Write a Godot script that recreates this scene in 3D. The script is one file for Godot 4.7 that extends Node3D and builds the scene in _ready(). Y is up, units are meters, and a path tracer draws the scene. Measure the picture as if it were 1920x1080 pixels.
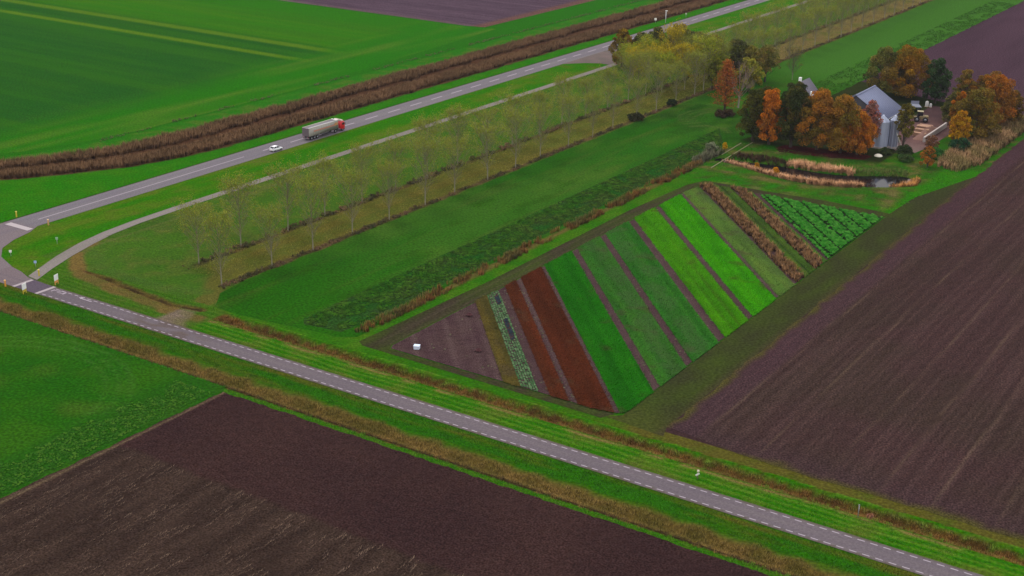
extends Node3D
# East is +x, north (along the main road, away from the camera) is -z; metres.

var rng := RandomNumberGenerator.new()
var n_big := FastNoiseLite.new()
var n_mid := FastNoiseLite.new()
var n_fine := FastNoiseLite.new()
var n_warp := FastNoiseLite.new()
var taken := {}
var M := {}
var TEX_GAIN := 0.75

func _ready():
	rng.seed = 4711
	# ---------------------------------------------------------------- camera, sky, light
	var cam := Camera3D.new()
	cam.name = "camera"
	add_child(cam)
	cam.transform = Transform3D(Basis(Vector3(0.839605, 0.020052, -0.542827), Vector3(-0.208916, 0.934373, -0.288619), Vector3(0.501416, 0.355731, 0.788693)).orthonormalized(), Vector3(0, 90, 0))
	cam.fov = 23.967
	cam.near = 1.0
	cam.far = 9000.0
	cam.current = true
	var we := WorldEnvironment.new()
	we.name = "environment"
	var env := Environment.new()
	env.background_mode = Environment.BG_SKY
	var sm := ProceduralSkyMaterial.new()
	sm.sky_top_color = Color(0.83, 0.83, 0.84)
	sm.sky_horizon_color = Color(0.77, 0.76, 0.77)
	sm.ground_horizon_color = Color(0.5, 0.5, 0.5)
	sm.ground_bottom_color = Color(0.2, 0.2, 0.18)
	sm.sky_curve = 0.3
	sm.energy_multiplier = 2.2
	var sky := Sky.new()
	sky.sky_material = sm
	env.sky = sky
	env.tonemap_mode = Environment.TONE_MAPPER_LINEAR
	env.tonemap_exposure = 1.0
	env.fog_enabled = true
	env.fog_density = 0.00004
	env.fog_light_color = Color(0.74, 0.74, 0.80)
	env.sdfgi_enabled = true
	env.ssao_enabled = true
	env.ssil_enabled = true
	we.environment = env
	add_child(we)
	var sun := DirectionalLight3D.new()
	sun.name = "sun"
	sun.light_energy = 0.5
	sun.light_color = Color(1.0, 0.97, 0.93)
	sun.light_angular_distance = 14.0
	sun.shadow_enabled = true
	add_child(sun)
	sun.look_at_from_position(Vector3(-60, 100, -25), Vector3.ZERO, Vector3.UP)

	setup_noise()
	setup_materials()
	build_ground()
	build_roads()
	build_fields()
	build_plot()
	build_pond()
	build_grass_cover()
	build_reeds()
	build_farm()
	build_trees()
	build_vehicles()
	build_street_furniture()

# ==================================================================== helpers
func setup_noise():
	n_big.seed = 11; n_big.frequency = 0.03; n_big.fractal_octaves = 3
	n_mid.seed = 22; n_mid.frequency = 0.14; n_mid.fractal_octaves = 3
	n_fine.seed = 33; n_fine.frequency = 0.55; n_fine.fractal_octaves = 2
	n_warp.seed = 44; n_warp.frequency = 0.08; n_warp.fractal_octaves = 2

func P(e: float, n: float, y := 0.0) -> Vector3:
	return Vector3(e, y, -n)

func C(r: float, g: float, b: float) -> Color:
	return Color(r / 255.0, g / 255.0, b / 255.0)

func numbered(called: String) -> String:
	if not taken.has(called):
		taken[called] = 0
		return called
	taken[called] += 1
	return "%s_%03d" % [called, taken[called]]

func tag(o: Node, label := "", category := "", group := "", kind := "") -> Node:
	if label != "": o.set_meta("label", label)
	if category != "": o.set_meta("category", category)
	if group != "": o.set_meta("group", group)
	if kind != "": o.set_meta("kind", kind)
	return o

func base(called: String, at: Vector3, turn := 0.0) -> Node3D:
	var o := Node3D.new()
	o.name = numbered(called)
	add_child(o)
	o.position = at
	o.rotation.y = turn
	return o

func put(called: String, mesh: Mesh, mat: Material, parent: Node = null) -> MeshInstance3D:
	var o := MeshInstance3D.new()
	o.name = numbered(called) if parent == null else called
	o.mesh = mesh
	if mat != null: o.material_override = mat
	(parent if parent != null else self).add_child(o, true)
	return o

func mat(c: Color, rough := 0.9, metal := 0.0) -> StandardMaterial3D:
	var m := StandardMaterial3D.new()
	m.albedo_color = c
	m.roughness = rough
	m.metallic = metal
	return m

func grain(seed_: int, freq: float, oct: int, contrast: float, bright: float, type := FastNoiseLite.TYPE_SIMPLEX_SMOOTH, size := 1024) -> ImageTexture:
	var f := FastNoiseLite.new()
	f.seed = seed_
	f.noise_type = type
	f.frequency = freq
	f.fractal_octaves = oct
	f.fractal_gain = 0.62
	var im: Image = f.get_seamless_image(size, size, false, false, 0.12, true)
	im.convert(Image.FORMAT_RGB8)
	im.adjust_bcs(bright, contrast, 1.0)
	im.generate_mipmaps()
	return ImageTexture.create_from_image(im)

func ground_mat(tex: ImageTexture, rough := 0.95, relief: ImageTexture = null, relief_scale := 4.0) -> StandardMaterial3D:
	var m := StandardMaterial3D.new()
	m.vertex_color_use_as_albedo = true
	m.vertex_color_is_srgb = true
	m.albedo_texture = tex
	m.roughness = rough
	m.metallic_specular = 0.0
	if relief != null:
		m.heightmap_enabled = true
		m.heightmap_texture = relief
		m.heightmap_scale = relief_scale
	return m

func setup_materials():
	var t_grass := grain(5, 0.07, 4, 0.2, 1.5)
	var t_soil := grain(6, 0.07, 4, 0.34, 1.5)
	var t_rough := grain(7, 0.07, 4, 0.4, 1.5)
	var t_road := grain(8, 0.1, 3, 0.08, 1.5)
	M.grass = ground_mat(t_grass)
	M.soil = ground_mat(t_soil, 0.95, t_soil, 6.0)
	M.rough = ground_mat(t_rough, 0.95, t_rough, 8.0)
	M.road = ground_mat(t_road, 0.82)
	var blade := StandardMaterial3D.new()
	blade.vertex_color_use_as_albedo = true
	blade.roughness = 0.9
	blade.metallic_specular = 0.0
	blade.cull_mode = BaseMaterial3D.CULL_DISABLED
	M.blade = blade
	var leaf := StandardMaterial3D.new()
	leaf.vertex_color_use_as_albedo = true
	leaf.vertex_color_is_srgb = true
	leaf.roughness = 0.8
	leaf.metallic_specular = 0.1
	leaf.cull_mode = BaseMaterial3D.CULL_DISABLED
	leaf.backlight_enabled = true
	leaf.backlight = Color(0.35, 0.35, 0.3)
	M.leaf = leaf
	var bark := StandardMaterial3D.new()
	bark.vertex_color_use_as_albedo = true
	bark.vertex_color_is_srgb = true
	bark.roughness = 0.95
	M.bark = bark
	M.paint = mat(C(142, 132, 142), 0.85)
	M.white = mat(C(225, 225, 222), 0.5)
	M.dark = mat(C(28, 28, 32), 0.7)
	M.rubber = mat(C(22, 22, 24), 0.85)
	M.glass = mat(C(26, 32, 40), 0.15)
	M.steel = mat(C(150, 152, 158), 0.45, 0.6)
	M.galv = mat(C(176, 184, 205), 0.42, 0.35)
	M.yellow = mat(C(196, 160, 30), 0.6)
	M.wood = mat(C(150, 118, 84), 0.85)
	M.concrete = mat(C(165, 155, 150), 0.9)

func smooth_commit(st: SurfaceTool) -> ArrayMesh:
	st.generate_normals()
	return st.commit()

func bx(st: SurfaceTool, c: Vector3, s: Vector3, b := Basis.IDENTITY, ch := 0.0):
	# a box, with its edges chamfered by ch
	var h := s * 0.5
	st.set_smooth_group(-1)
	if ch <= 0.0:
		var q := [[Vector3(1, 0, 0), Vector3(0, 1, 0), Vector3(0, 0, 1)], [Vector3(-1, 0, 0), Vector3(0, 0, 1), Vector3(0, 1, 0)], [Vector3(0, 1, 0), Vector3(0, 0, 1), Vector3(1, 0, 0)], [Vector3(0, -1, 0), Vector3(1, 0, 0), Vector3(0, 0, 1)], [Vector3(0, 0, 1), Vector3(1, 0, 0), Vector3(0, 1, 0)], [Vector3(0, 0, -1), Vector3(0, 1, 0), Vector3(1, 0, 0)]]
		for f in q:
			var n: Vector3 = f[0]; var u: Vector3 = f[1]; var v: Vector3 = f[2]
			quad(st, c + b * (h * (n - u - v)), c + b * (h * (n + u - v)), c + b * (h * (n + u + v)), c + b * (h * (n - u + v)))
		return
	var pts := PackedVector3Array()
	for sx in [-1.0, 1.0]:
		for sy in [-1.0, 1.0]:
			for sz in [-1.0, 1.0]:
				pts.append(Vector3(sx * h.x, sy * (h.y - ch), sz * (h.z - ch)))
				pts.append(Vector3(sx * (h.x - ch), sy * h.y, sz * (h.z - ch)))
				pts.append(Vector3(sx * (h.x - ch), sy * (h.y - ch), sz * h.z))
	hull(st, pts, c, b)

func hull(st: SurfaceTool, pts: PackedVector3Array, c: Vector3, b: Basis):
	# small convex hull by brute force over planes
	var seen := {}
	var n := pts.size()
	for i in n:
		for j in range(i + 1, n):
			for k in range(j + 1, n):
				var nn := (pts[j] - pts[i]).cross(pts[k] - pts[i])
				if nn.length() < 1e-7: continue
				nn = nn.normalized()
				var d := nn.dot(pts[i])
				var pos := 0; var neg := 0
				for p in pts:
					var e := nn.dot(p) - d
					if e > 1e-4: pos += 1
					elif e < -1e-4: neg += 1
				if pos > 0 and neg > 0: continue
				if pos > 0: nn = -nn; d = -d
				var key := "%.2f %.2f %.2f %.3f" % [nn.x + 0.0001, nn.y + 0.0001, nn.z + 0.0001, d]
				if seen.has(key): continue
				seen[key] = true
				var face := []
				var ctr := Vector3.ZERO
				for p in pts:
					if absf(nn.dot(p) - d) < 1e-4: face.append(p); ctr += p
				ctr /= face.size()
				var ux: Vector3 = (face[0] - ctr).normalized()
				var uy := nn.cross(ux)
				face.sort_custom(func(a, bb): return atan2((a - ctr).dot(uy), (a - ctr).dot(ux)) > atan2((bb - ctr).dot(uy), (bb - ctr).dot(ux)))
				for t in range(1, face.size() - 1):
					st.add_vertex(c + b * face[0]); st.add_vertex(c + b * face[t]); st.add_vertex(c + b * face[t + 1])

func quad(st: SurfaceTool, a: Vector3, b: Vector3, c: Vector3, d: Vector3):
	st.add_vertex(a); st.add_vertex(c); st.add_vertex(b)
	st.add_vertex(a); st.add_vertex(d); st.add_vertex(c)

func box_mesh(c: Vector3, s: Vector3, ch := 0.0) -> ArrayMesh:
	var st := SurfaceTool.new()
	st.begin(Mesh.PRIMITIVE_TRIANGLES)
	bx(st, c, s, Basis.IDENTITY, ch)
	return smooth_commit(st)

func tube(st: SurfaceTool, a: Vector3, b: Vector3, ra: float, rb: float, sides := 5, col := Color.WHITE, capped := false):
	var ax := (b - a).normalized()
	var u := ax.cross(Vector3(0.31, 0.2, 0.93)).normalized()
	var v := ax.cross(u)
	st.set_color(col)
	for i in sides:
		var t0 := TAU * i / sides
		var t1 := TAU * (i + 1) / sides
		var d0 := u * cos(t0) + v * sin(t0)
		var d1 := u * cos(t1) + v * sin(t1)
		quad(st, a + d0 * ra, a + d1 * ra, b + d1 * rb, b + d0 * rb)
		if capped:
			st.add_vertex(b); st.add_vertex(b + d1 * rb); st.add_vertex(b + d0 * rb)
			st.add_vertex(a); st.add_vertex(a + d0 * ra); st.add_vertex(a + d1 * ra)

func lathe(st: SurfaceTool, prof: Array, sides: int, c := Vector3.ZERO, b := Basis.IDENTITY):
	# prof: Vector2(radius, height) from bottom to top, turned round y
	for k in prof.size() - 1:
		var p: Vector2 = prof[k]; var q: Vector2 = prof[k + 1]
		for i in sides:
			var t0 := TAU * i / sides
			var t1 := TAU * (i + 1) / sides
			var a0 := c + b * Vector3(cos(t0) * p.x, p.y, sin(t0) * p.x)
			var a1 := c + b * Vector3(cos(t1) * p.x, p.y, sin(t1) * p.x)
			var b0 := c + b * Vector3(cos(t0) * q.x, q.y, sin(t0) * q.x)
			var b1 := c + b * Vector3(cos(t1) * q.x, q.y, sin(t1) * q.x)
			quad(st, a1, a0, b0, b1)

func poly(a: Array) -> PackedVector2Array:
	var p := PackedVector2Array()
	for i in range(0, a.size(), 2): p.append(Vector2(a[i], a[i + 1]))
	return p

func inside_poly(p: Vector2, q: PackedVector2Array) -> bool:
	var c := false
	var j := q.size() - 1
	for i in q.size():
		if (q[i].y > p.y) != (q[j].y > p.y) and p.x < (q[j].x - q[i].x) * (p.y - q[i].y) / (q[j].y - q[i].y) + q[i].x: c = not c
		j = i
	return c

func ragged(pg: PackedVector2Array, step: float, amp: float) -> PackedVector2Array:
	# the outline with its edges broken up a little
	var out := PackedVector2Array()
	for i in pg.size():
		var a := pg[i]; var b := pg[(i + 1) % pg.size()]
		var cnt := clampi(int(a.distance_to(b) / step), 1, 220)
		var side := (b - a).normalized().orthogonal()
		for k in cnt:
			var p := a.lerp(b, float(k) / cnt)
			if k > 0: p += side * amp * (n_fine.get_noise_2d(p.x * 1.7, p.y * 1.7) + n_mid.get_noise_2d(p.x, p.y)) * 1.4
			out.append(p)
	return out

func sheet_mesh(pg: PackedVector2Array, ce: float, cn: float, y: float, col: Callable, uvs := 50.0, hf = null, turn := 0.0) -> ArrayMesh:
	# a sheet over the polygon pg (east, north), cut into cells; turn lays the cells along a direction
	var rp := PackedVector2Array()
	for p in pg: rp.append(p.rotated(-turn))
	var lo := rp[0]; var hi := rp[0]
	for p in rp: lo = lo.min(p); hi = hi.max(p)
	var ne := int(ceil((hi.x - lo.x) / ce)) + 1
	var nn := int(ceil((hi.y - lo.y) / cn)) + 1
	var ins := PackedByteArray(); ins.resize(ne * nn)
	var vid := PackedInt32Array(); vid.resize(ne * nn); vid.fill(-1)
	for j in nn:
		for i in ne:
			ins[j * ne + i] = 1 if inside_poly(Vector2(lo.x + i * ce, lo.y + j * cn), rp) else 0
	var pos := PackedVector3Array(); var cols := PackedColorArray(); var uv := PackedVector2Array(); var idx := PackedInt32Array()
	var has_h: bool = hf != null
	var add := func(q: Vector2) -> int:
		var w := q.rotated(turn)
		var h := y
		if has_h: h += float(hf.call(w.x, w.y))
		pos.append(Vector3(w.x, h, -w.y))
		var c: Color = col.call(w.x, w.y)
		cols.append(Color(c.r / TEX_GAIN, c.g / TEX_GAIN, c.b / TEX_GAIN).clamp())
		uv.append(w / uvs)
		return pos.size() - 1
	for j in nn - 1:
		for i in ne - 1:
			var k := [j * ne + i, j * ne + i + 1, (j + 1) * ne + i + 1, (j + 1) * ne + i]
			var s := ins[k[0]] + ins[k[1]] + ins[k[2]] + ins[k[3]]
			if s == 0: continue
			var q := [Vector2(lo.x + i * ce, lo.y + j * cn), Vector2(lo.x + (i + 1) * ce, lo.y + j * cn), Vector2(lo.x + (i + 1) * ce, lo.y + (j + 1) * cn), Vector2(lo.x + i * ce, lo.y + (j + 1) * cn)]
			if s == 4:
				for t in 4:
					if vid[k[t]] < 0: vid[k[t]] = add.call(q[t])
				idx.append_array(PackedInt32Array([vid[k[0]], vid[k[2]], vid[k[1]], vid[k[0]], vid[k[3]], vid[k[2]]]))
			else:
				for part in Geometry2D.intersect_polygons(PackedVector2Array(q), rp):
					var tri := Geometry2D.triangulate_polygon(part)
					var first := pos.size()
					for p in part: add.call(p)
					for t in range(0, tri.size(), 3):
						var a := part[tri[t]]; var b := part[tri[t + 1]]; var c2 := part[tri[t + 2]]
						if (b - a).cross(c2 - a) > 0: idx.append_array(PackedInt32Array([first + tri[t], first + tri[t + 2], first + tri[t + 1]]))
						else: idx.append_array(PackedInt32Array([first + tri[t], first + tri[t + 1], first + tri[t + 2]]))
	var arr := []
	arr.resize(Mesh.ARRAY_MAX)
	arr[Mesh.ARRAY_VERTEX] = pos; arr[Mesh.ARRAY_COLOR] = cols; arr[Mesh.ARRAY_TEX_UV] = uv; arr[Mesh.ARRAY_INDEX] = idx
	var st := SurfaceTool.new()
	st.create_from_arrays(arr)
	st.generate_normals()
	return st.commit()

func sheet(called: String, pg: PackedVector2Array, ce: float, cn: float, y: float, col: Callable, m: Material, label: String, kind := "structure", category := "", uvs := 50.0, hf = null, turn := 0.0) -> MeshInstance3D:
	var o := put(called, sheet_mesh(pg, ce, cn, y, col, uvs, hf, turn), m)
	tag(o, label, category, "", kind)
	return o

func scatter(called: String, pg: PackedVector2Array, per_m2: float, mesh: Mesh, m: Material, col: Callable, smin: float, smax: float, label: String, category := "", keep = null, hf = null, parent: Node = null, spin := TAU) -> MultiMeshInstance3D:
	var lo := pg[0]; var hi := pg[0]
	for p in pg: lo = lo.min(p); hi = hi.max(p)
	var total := int((hi.x - lo.x) * (hi.y - lo.y) * per_m2)
	var spots := []
	var has_keep: bool = keep != null
	var has_h: bool = hf != null
	var buf := PackedFloat32Array()
	for i in total:
		var q := Vector2(rng.randf_range(lo.x, hi.x), rng.randf_range(lo.y, hi.y))
		if not inside_poly(q, pg): continue
		if has_keep and not keep.call(q.x, q.y): continue
		var s := rng.randf_range(smin, smax)
		var a := (rng.randf() - 0.5) * spin
		var c: Color = col.call(q.x, q.y)
		c = c.srgb_to_linear()
		var k := rng.randf_range(0.82, 1.2) * 1.08
		var y := 0.0
		if has_h: y = hf.call(q.x, q.y)
		var hs := s * rng.randf_range(0.8, 1.25)
		buf.append_array(PackedFloat32Array([cos(a) * s, 0, sin(a) * s, q.x, 0, hs, 0, y, -sin(a) * s, 0, cos(a) * s, -q.y, c.r * k, c.g * k, c.b * k, 1]))
	var mm := MultiMesh.new()
	mm.transform_format = MultiMesh.TRANSFORM_3D
	mm.use_colors = true
	mm.mesh = mesh
	mm.instance_count = buf.size() / 16
	mm.buffer = buf
	var o := MultiMeshInstance3D.new()
	o.name = numbered(called) if parent == null else called
	o.multimesh = mm
	o.material_override = m
	(parent if parent != null else self).add_child(o, true)
	tag(o, label, category, "", "stuff")
	return o

func tuft_mesh(seed_: int, blades: int, rad: float, h: float, wid: float, lean: float, upright := 0.75) -> ArrayMesh:
	# a tuft of tapering blades, each two faces long; the tuft's colour comes with the copy
	var r := RandomNumberGenerator.new()
	r.seed = seed_
	var pos := PackedVector3Array(); var nor := PackedVector3Array(); var col := PackedColorArray()
	for i in blades:
		var a := r.randf() * TAU
		var p := Vector3(cos(a), 0, sin(a)) * rad * sqrt(r.randf())
		var b := r.randf() * TAU
		var dir := Vector3(cos(b), 0, sin(b))
		var side := Vector3(-dir.z, 0, dir.x) * wid * 0.5
		var hh := h * r.randf_range(0.65, 1.0)
		var mid := p + dir * lean * h * 0.35 * r.randf() + Vector3.UP * hh * 0.55
		var top := p + dir * lean * h * r.randf_range(0.4, 1.0) + Vector3.UP * hh
		var n := (Vector3.UP * upright + dir * (1.0 - upright)).normalized()
		var g := r.randf_range(0.82, 1.15)
		for v in [p - side, mid + side * 0.8, p + side, p - side, mid - side * 0.8, mid + side * 0.8, mid - side * 0.8, top, mid + side * 0.8]:
			pos.append(v); nor.append(n); col.append(Color(g, g, g).clamp())
	var arr := []
	arr.resize(Mesh.ARRAY_MAX)
	arr[Mesh.ARRAY_VERTEX] = pos; arr[Mesh.ARRAY_NORMAL] = nor; arr[Mesh.ARRAY_COLOR] = col
	var am := ArrayMesh.new()
	am.add_surface_from_arrays(Mesh.PRIMITIVE_TRIANGLES, arr)
	return am

func leafy_mesh(seed_: int, leaves: int, rad: float, h: float, size: float) -> ArrayMesh:
	# a low leafy plant: broad leaves that arch out from the middle
	var r := RandomNumberGenerator.new()
	r.seed = seed_
	var pos := PackedVector3Array(); var nor := PackedVector3Array(); var col := PackedColorArray()
	for i in leaves:
		var a := TAU * i / leaves + r.randf_range(-0.4, 0.4)
		var d := Vector3(cos(a), 0, sin(a))
		var s := Vector3(-d.z, 0, d.x) * size * 0.5
		var rr := rad * r.randf_range(0.5, 1.0)
		var hh := h * r.randf_range(0.6, 1.0)
		var p0 := d * rad * 0.1
		var p1 := d * rr * 0.55 + Vector3.UP * hh
		var p2 := d * rr + Vector3.UP * hh * r.randf_range(0.3, 0.8)
		var g := r.randf_range(0.8, 1.15)
		for f in [[p0, p1 - s, p1 + s], [p1 - s, p2, p1 + s]]:
			var n: Vector3 = ((f[2] - f[0]).cross(f[1] - f[0])).normalized()
			if n.y < 0: n = -n
			n = (n + Vector3.UP * 0.6).normalized()
			for v in f: pos.append(v); nor.append(n); col.append(Color(g, g, g).clamp())
	var arr := []
	arr.resize(Mesh.ARRAY_MAX)
	arr[Mesh.ARRAY_VERTEX] = pos; arr[Mesh.ARRAY_NORMAL] = nor; arr[Mesh.ARRAY_COLOR] = col
	var am := ArrayMesh.new()
	am.add_surface_from_arrays(Mesh.PRIMITIVE_TRIANGLES, arr)
	return am

func seg_dist(p: Vector2, pts: PackedVector2Array) -> float:
	var d := 1e9
	for i in pts.size() - 1:
		d = minf(d, p.distance_to(Geometry2D.get_closest_point_to_segment(p, pts[i], pts[i + 1])))
	return d

func band(x: float, a: float, b: float, soft: float) -> float:
	return smoothstep(a - soft, a + soft, x) * (1.0 - smoothstep(b - soft, b + soft, x))

# ==================================================================== ground
var brown_track := poly([-209.5, 172, -205.5, 164.5, -197, 158.2, -190, 156.8, -181.5, 156.2, -169, 154.8, -163, 154.6])
var small_ditch := poly([-199.5, 161.5, -197.5, 160.2, -184.5, 158.5, -172, 157.1, -165.5, 158.3])
var mown_track := poly([-176, 178, -174.5, 171, -168.5, 164, -166.6, 156])
var grass_lane := poly([-207, 168, -200.5, 166, -198.5, 163.5, -190, 162, -178, 162, -171, 165])
var reed_west := poly([-200, 0, 200, 8])

func reed_shift(n: float) -> float:
	# the reed ditch bends west as it nears the crossroad
	return 0.0 if n > 245.0 else -pow((245.0 - n) / 56.0, 2.2) * 20.0

func ground_height(e: float, n: float) -> float:
	var h := 0.0
	if e > -205.0:
		h -= 1.0 * band(n, 138.2, 140.2, 1.0)
		if e > -159.0: h -= 1.1 * band(n, 156.6, 158.9, 0.9) * smoothstep(-159.0, -155.0, e)
	if n > 150.0 and e < -190.0:
		var x := e - reed_shift(n)
		h -= 1.3 * band(x, -250.5, -247.5, 1.2)
	if n > 150 and n < 165 and e > -201 and e < -164:
		h -= 0.3 * (1.0 - smoothstep(0.3, 1.3, seg_dist(Vector2(e, n), small_ditch)))
	if e > -140 and e < -84 and n > 296 and n < 330:
		h -= 1.2 * pond_depth(e, n)
	return h

var pond_line := poly([-133.5, 307.6, -126, 307.2, -118, 306.4, -110, 306.2, -104, 307.4, -98, 310.2, -94, 313.2, -91.5, 315.4])
func pond_depth(e: float, n: float) -> float:
	var d := seg_dist(Vector2(e, n), pond_line)
	var w := 1.6 + 3.0 * smoothstep(-132.0, -116.0, e)
	return 1.0 - smoothstep(w - 0.8, w + 1.6, d)

func olive(c: Color) -> Color:
	var g := clampf((c.g - maxf(c.r, c.b)) * 5.0, 0, 1)
	return Color(c.r + 0.032 * g, c.g, maxf(0.0, c.b - 0.03 * g))

func gcol(e: float, n: float) -> Color:
	return olive(gcol_raw(e, n))

func gcol_raw(e: float, n: float) -> Color:
	var b := n_big.get_noise_2d(e, n)
	var m := n_mid.get_noise_2d(e, n)
	var f := n_fine.get_noise_2d(e, n)
	var c := C(44, 112, 26)
	if n < 146.6 and e > -206.0:
		# south verge with its overgrown ditch
		c = C(40, 106, 26).lerp(C(90, 94, 34), clampf(band(n, 144.9, 146.4, 0.3) * 0.6 + n_mid.get_noise_2d(e * 0.3, n * 2.0) * 1.1, 0, 1))
		c = c.lerp(C(30, 74, 22), clampf(f * 0.9, 0, 0.6))
		var dry := smoothstep(142.4 + m * 1.2 + b * 1.2, 140.5 + m * 1.2, n)
		c = c.lerp(C(122, 98, 54).lerp(C(94, 84, 40), clampf(0.5 + m * 1.2, 0, 1)), dry)
		c = c.lerp(C(56, 44, 30), band(n + f * 0.3, 137.0, 137.7, 0.2) * 0.85)
		if n < 136.95 + f * 0.2: c = C(46, 112, 26).lerp(C(70, 112, 38), clampf(0.4 + f, 0, 1))
		if e < -139.0 and n < 137.2: c = C(40, 108, 30)
		return c
	if e > -206.0 and n < 163.5:
		# north verge, mown in stripes, with the ditch along the fields
		var st := 0.5 + 0.5 * sin(n * 4.6 + b * 2.5 + n_warp.get_noise_2d(e * 0.4, n) * 1.2)
		c = C(42, 112, 22).lerp(C(88, 134, 48), clampf(st * 0.85 + m * 0.5, 0, 1))
		c = c.lerp(C(92, 98, 44), clampf(band(n, 150.9, 151.7, 0.25) * 0.35 + m * 0.8, 0, 0.7))
		if e > -161.0:
			c = c.lerp(C(132, 116, 66), band(n + m * 0.5, 155.1, 155.7, 0.2) * clampf(0.55 + m * 2.0, 0, 1))
			var br := C(116, 84, 44).lerp(C(90, 66, 36), clampf(0.5 + m * 1.5, 0, 1)).lerp(C(88, 84, 34), clampf(f * 1.2, 0, 0.6))
			c = c.lerp(br, smoothstep(155.7, 156.2, n + f * 0.3) * (1.0 - smoothstep(158.4, 159.8, n + f * 0.6)))
			if n > 160.0 + f * 0.4:
				c = C(46, 112, 28).lerp(C(96, 92, 40), clampf(smoothstep(-95.0, -76.0, e) + m * 0.5, 0, 1))
		else:
			c = c.lerp(C(70, 100, 44), 0.45)
		if e < -158.0:
			var d := seg_dist(Vector2(e, n), brown_track)
			c = c.lerp(C(124, 102, 58).lerp(C(104, 100, 50), clampf(0.5 + m, 0, 1)), 1.0 - smoothstep(1.0, 2.2, d + m * 0.9))
			d = seg_dist(Vector2(e, n), small_ditch)
			c = c.lerp(C(110, 84, 48), (1.0 - smoothstep(0.6, 1.2, d + f * 0.3)) * 0.8)
			c = c.lerp(C(66, 54, 34), (1.0 - smoothstep(0.2, 0.6, d + f * 0.5)) * clampf(0.6 + m * 1.5, 0.1, 1))
			# the entrance to the field
			var en := absf(e + 165.5 + (n - 150.0) * 0.25) - (3.2 - (n - 150.6) * 0.28)
			c = c.lerp(C(134, 118, 104).lerp(C(112, 108, 70), clampf(0.3 + m, 0, 1)), (1.0 - smoothstep(-0.6, 0.9, en + f * 0.6)) * (1.0 - smoothstep(155.5, 158.5, n)))
		if n > 158.5 and e < -163:
			c = c.lerp(C(58, 102, 40), smoothstep(158.5, 160.5, n) * 0.0)
	elif e < -268.0 + reed_shift(n) * 0.6:
		c = C(38, 112, 30)
	elif e < -204.5 or n > 163.5 and e < -206.0:
		var x := e - reed_shift(n)
		if x < -239.0:
			c = C(40, 118, 34).lerp(C(78, 116, 48), clampf(m * 1.4 + band(x, -266, -262, 1.0) * 0.3, 0, 0.8))
			c = c.lerp(C(58, 72, 40), band(x + m * 0.8, -269.4, -268.6, 0.3) * 0.9)
			c = c.lerp(C(96, 68, 50), band(x + m, -258.0, -239.8, 0.5))
		elif e < -233.4:
			c = C(38, 120, 24).lerp(C(56, 122, 30), clampf(0.4 + m, 0, 1))
			c = c.lerp(C(52, 62, 42), band(e, -234.0, -233.3, 0.2) * 0.9)
		elif e < -209.8 or n < 172.0:
			var sk := n_mid.get_noise_2d(e * 0.8, n * 0.1)
			c = C(46, 120, 22).lerp(C(86, 118, 38), clampf(0.35 + sk * 1.5 + m * 0.5, 0, 1))
			c = c.lerp(C(100, 108, 56), clampf(m * 1.6 - 0.5, 0, 0.7))
		else:
			c = C(58, 106, 40)
	if e >= -211.0 and e < -168.0 and n >= 163.5 or (e >= -211.0 and e < -163.5 and n >= 160.5 and n < 172.0):
		# rough grass between the cycle path and the saplings
		c = C(66, 112, 42).lerp(C(98, 114, 52), clampf(0.25 + m * 1.3 + b * 0.9, 0, 1))
		c = c.lerp(C(46, 86, 36), clampf(f * 0.7 + b * 0.8, 0, 0.6))
		c = c.lerp(C(120, 112, 72), band(e + m * 0.6 + 0.02 * sin(n), -207.6, -206.7, 0.4) * 0.45 * smoothstep(-0.4, 0.3, b + 0.2))
		if n > 164.0:
			var start := smoothstep(168.0, 174.0, n + (e + 170.0) * 0.2)
			var mow := band(e + m * 0.3, -182.2, -171.2, 0.4) * start
			var hue := C(116, 106, 48).lerp(C(100, 102, 44), clampf(0.5 + n_mid.get_noise_2d(e * 2.2, n * 0.06) * 1.6, 0, 1))
			if n > 380.0: hue = hue.lerp(C(138, 116, 74), smoothstep(380.0, 430.0, n))
			c = c.lerp(hue.lerp(C(98, 116, 48), clampf(m * 0.9 + b * 0.8, 0, 0.5)), mow * 0.92)
			c = c.lerp(C(98, 76, 52).lerp(C(70, 66, 42), clampf(0.5 + m * 1.6, 0, 1)), band(e + m * 0.5, -183.6, -182.0, 0.3) * start * 0.9)
			c = c.lerp(C(116, 92, 64).lerp(C(74, 62, 44), clampf(0.5 + m * 1.8, 0, 1)), band(e + m * 0.5, -171.4, -169.6, 0.25) * start * 0.9)
		var d2 := seg_dist(Vector2(e, n), mown_track)
		c = c.lerp(C(104, 104, 48), 1.0 - smoothstep(1.4, 2.6, d2 + m * 0.8))
		d2 = seg_dist(Vector2(e, n), brown_track)
		c = c.lerp(C(124, 104, 58), 1.0 - smoothstep(0.8, 2.0, d2 + m * 0.8))
		d2 = seg_dist(Vector2(e, n), grass_lane)
		c = c.lerp(C(72, 108, 50), (1.0 - smoothstep(0.5, 1.0, absf(d2 - 0.6))) * 0.5)
	elif e >= -168.0 and n > 160.0 and n < 285.0 and e < -126:
		c = C(46, 112, 28).lerp(C(70, 118, 36), clampf(0.4 + m, 0, 1))
		c = c.lerp(C(112, 96, 54), band(e + m * 0.5, -137.4, -135.6, 0.4) * smoothstep(163.0, 168.0, n) * 0.9)
	elif e >= -137.5 and e < -76.0 and n >= 280.0:
		# rough grass round the pond and the farm
		c = C(44, 104, 32).lerp(C(98, 100, 50), clampf(0.3 + m * 1.7 + b * 0.6, 0, 1))
		c = c.lerp(C(38, 118, 26), clampf(b * 2.0 - 0.1, 0, 0.8))
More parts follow.
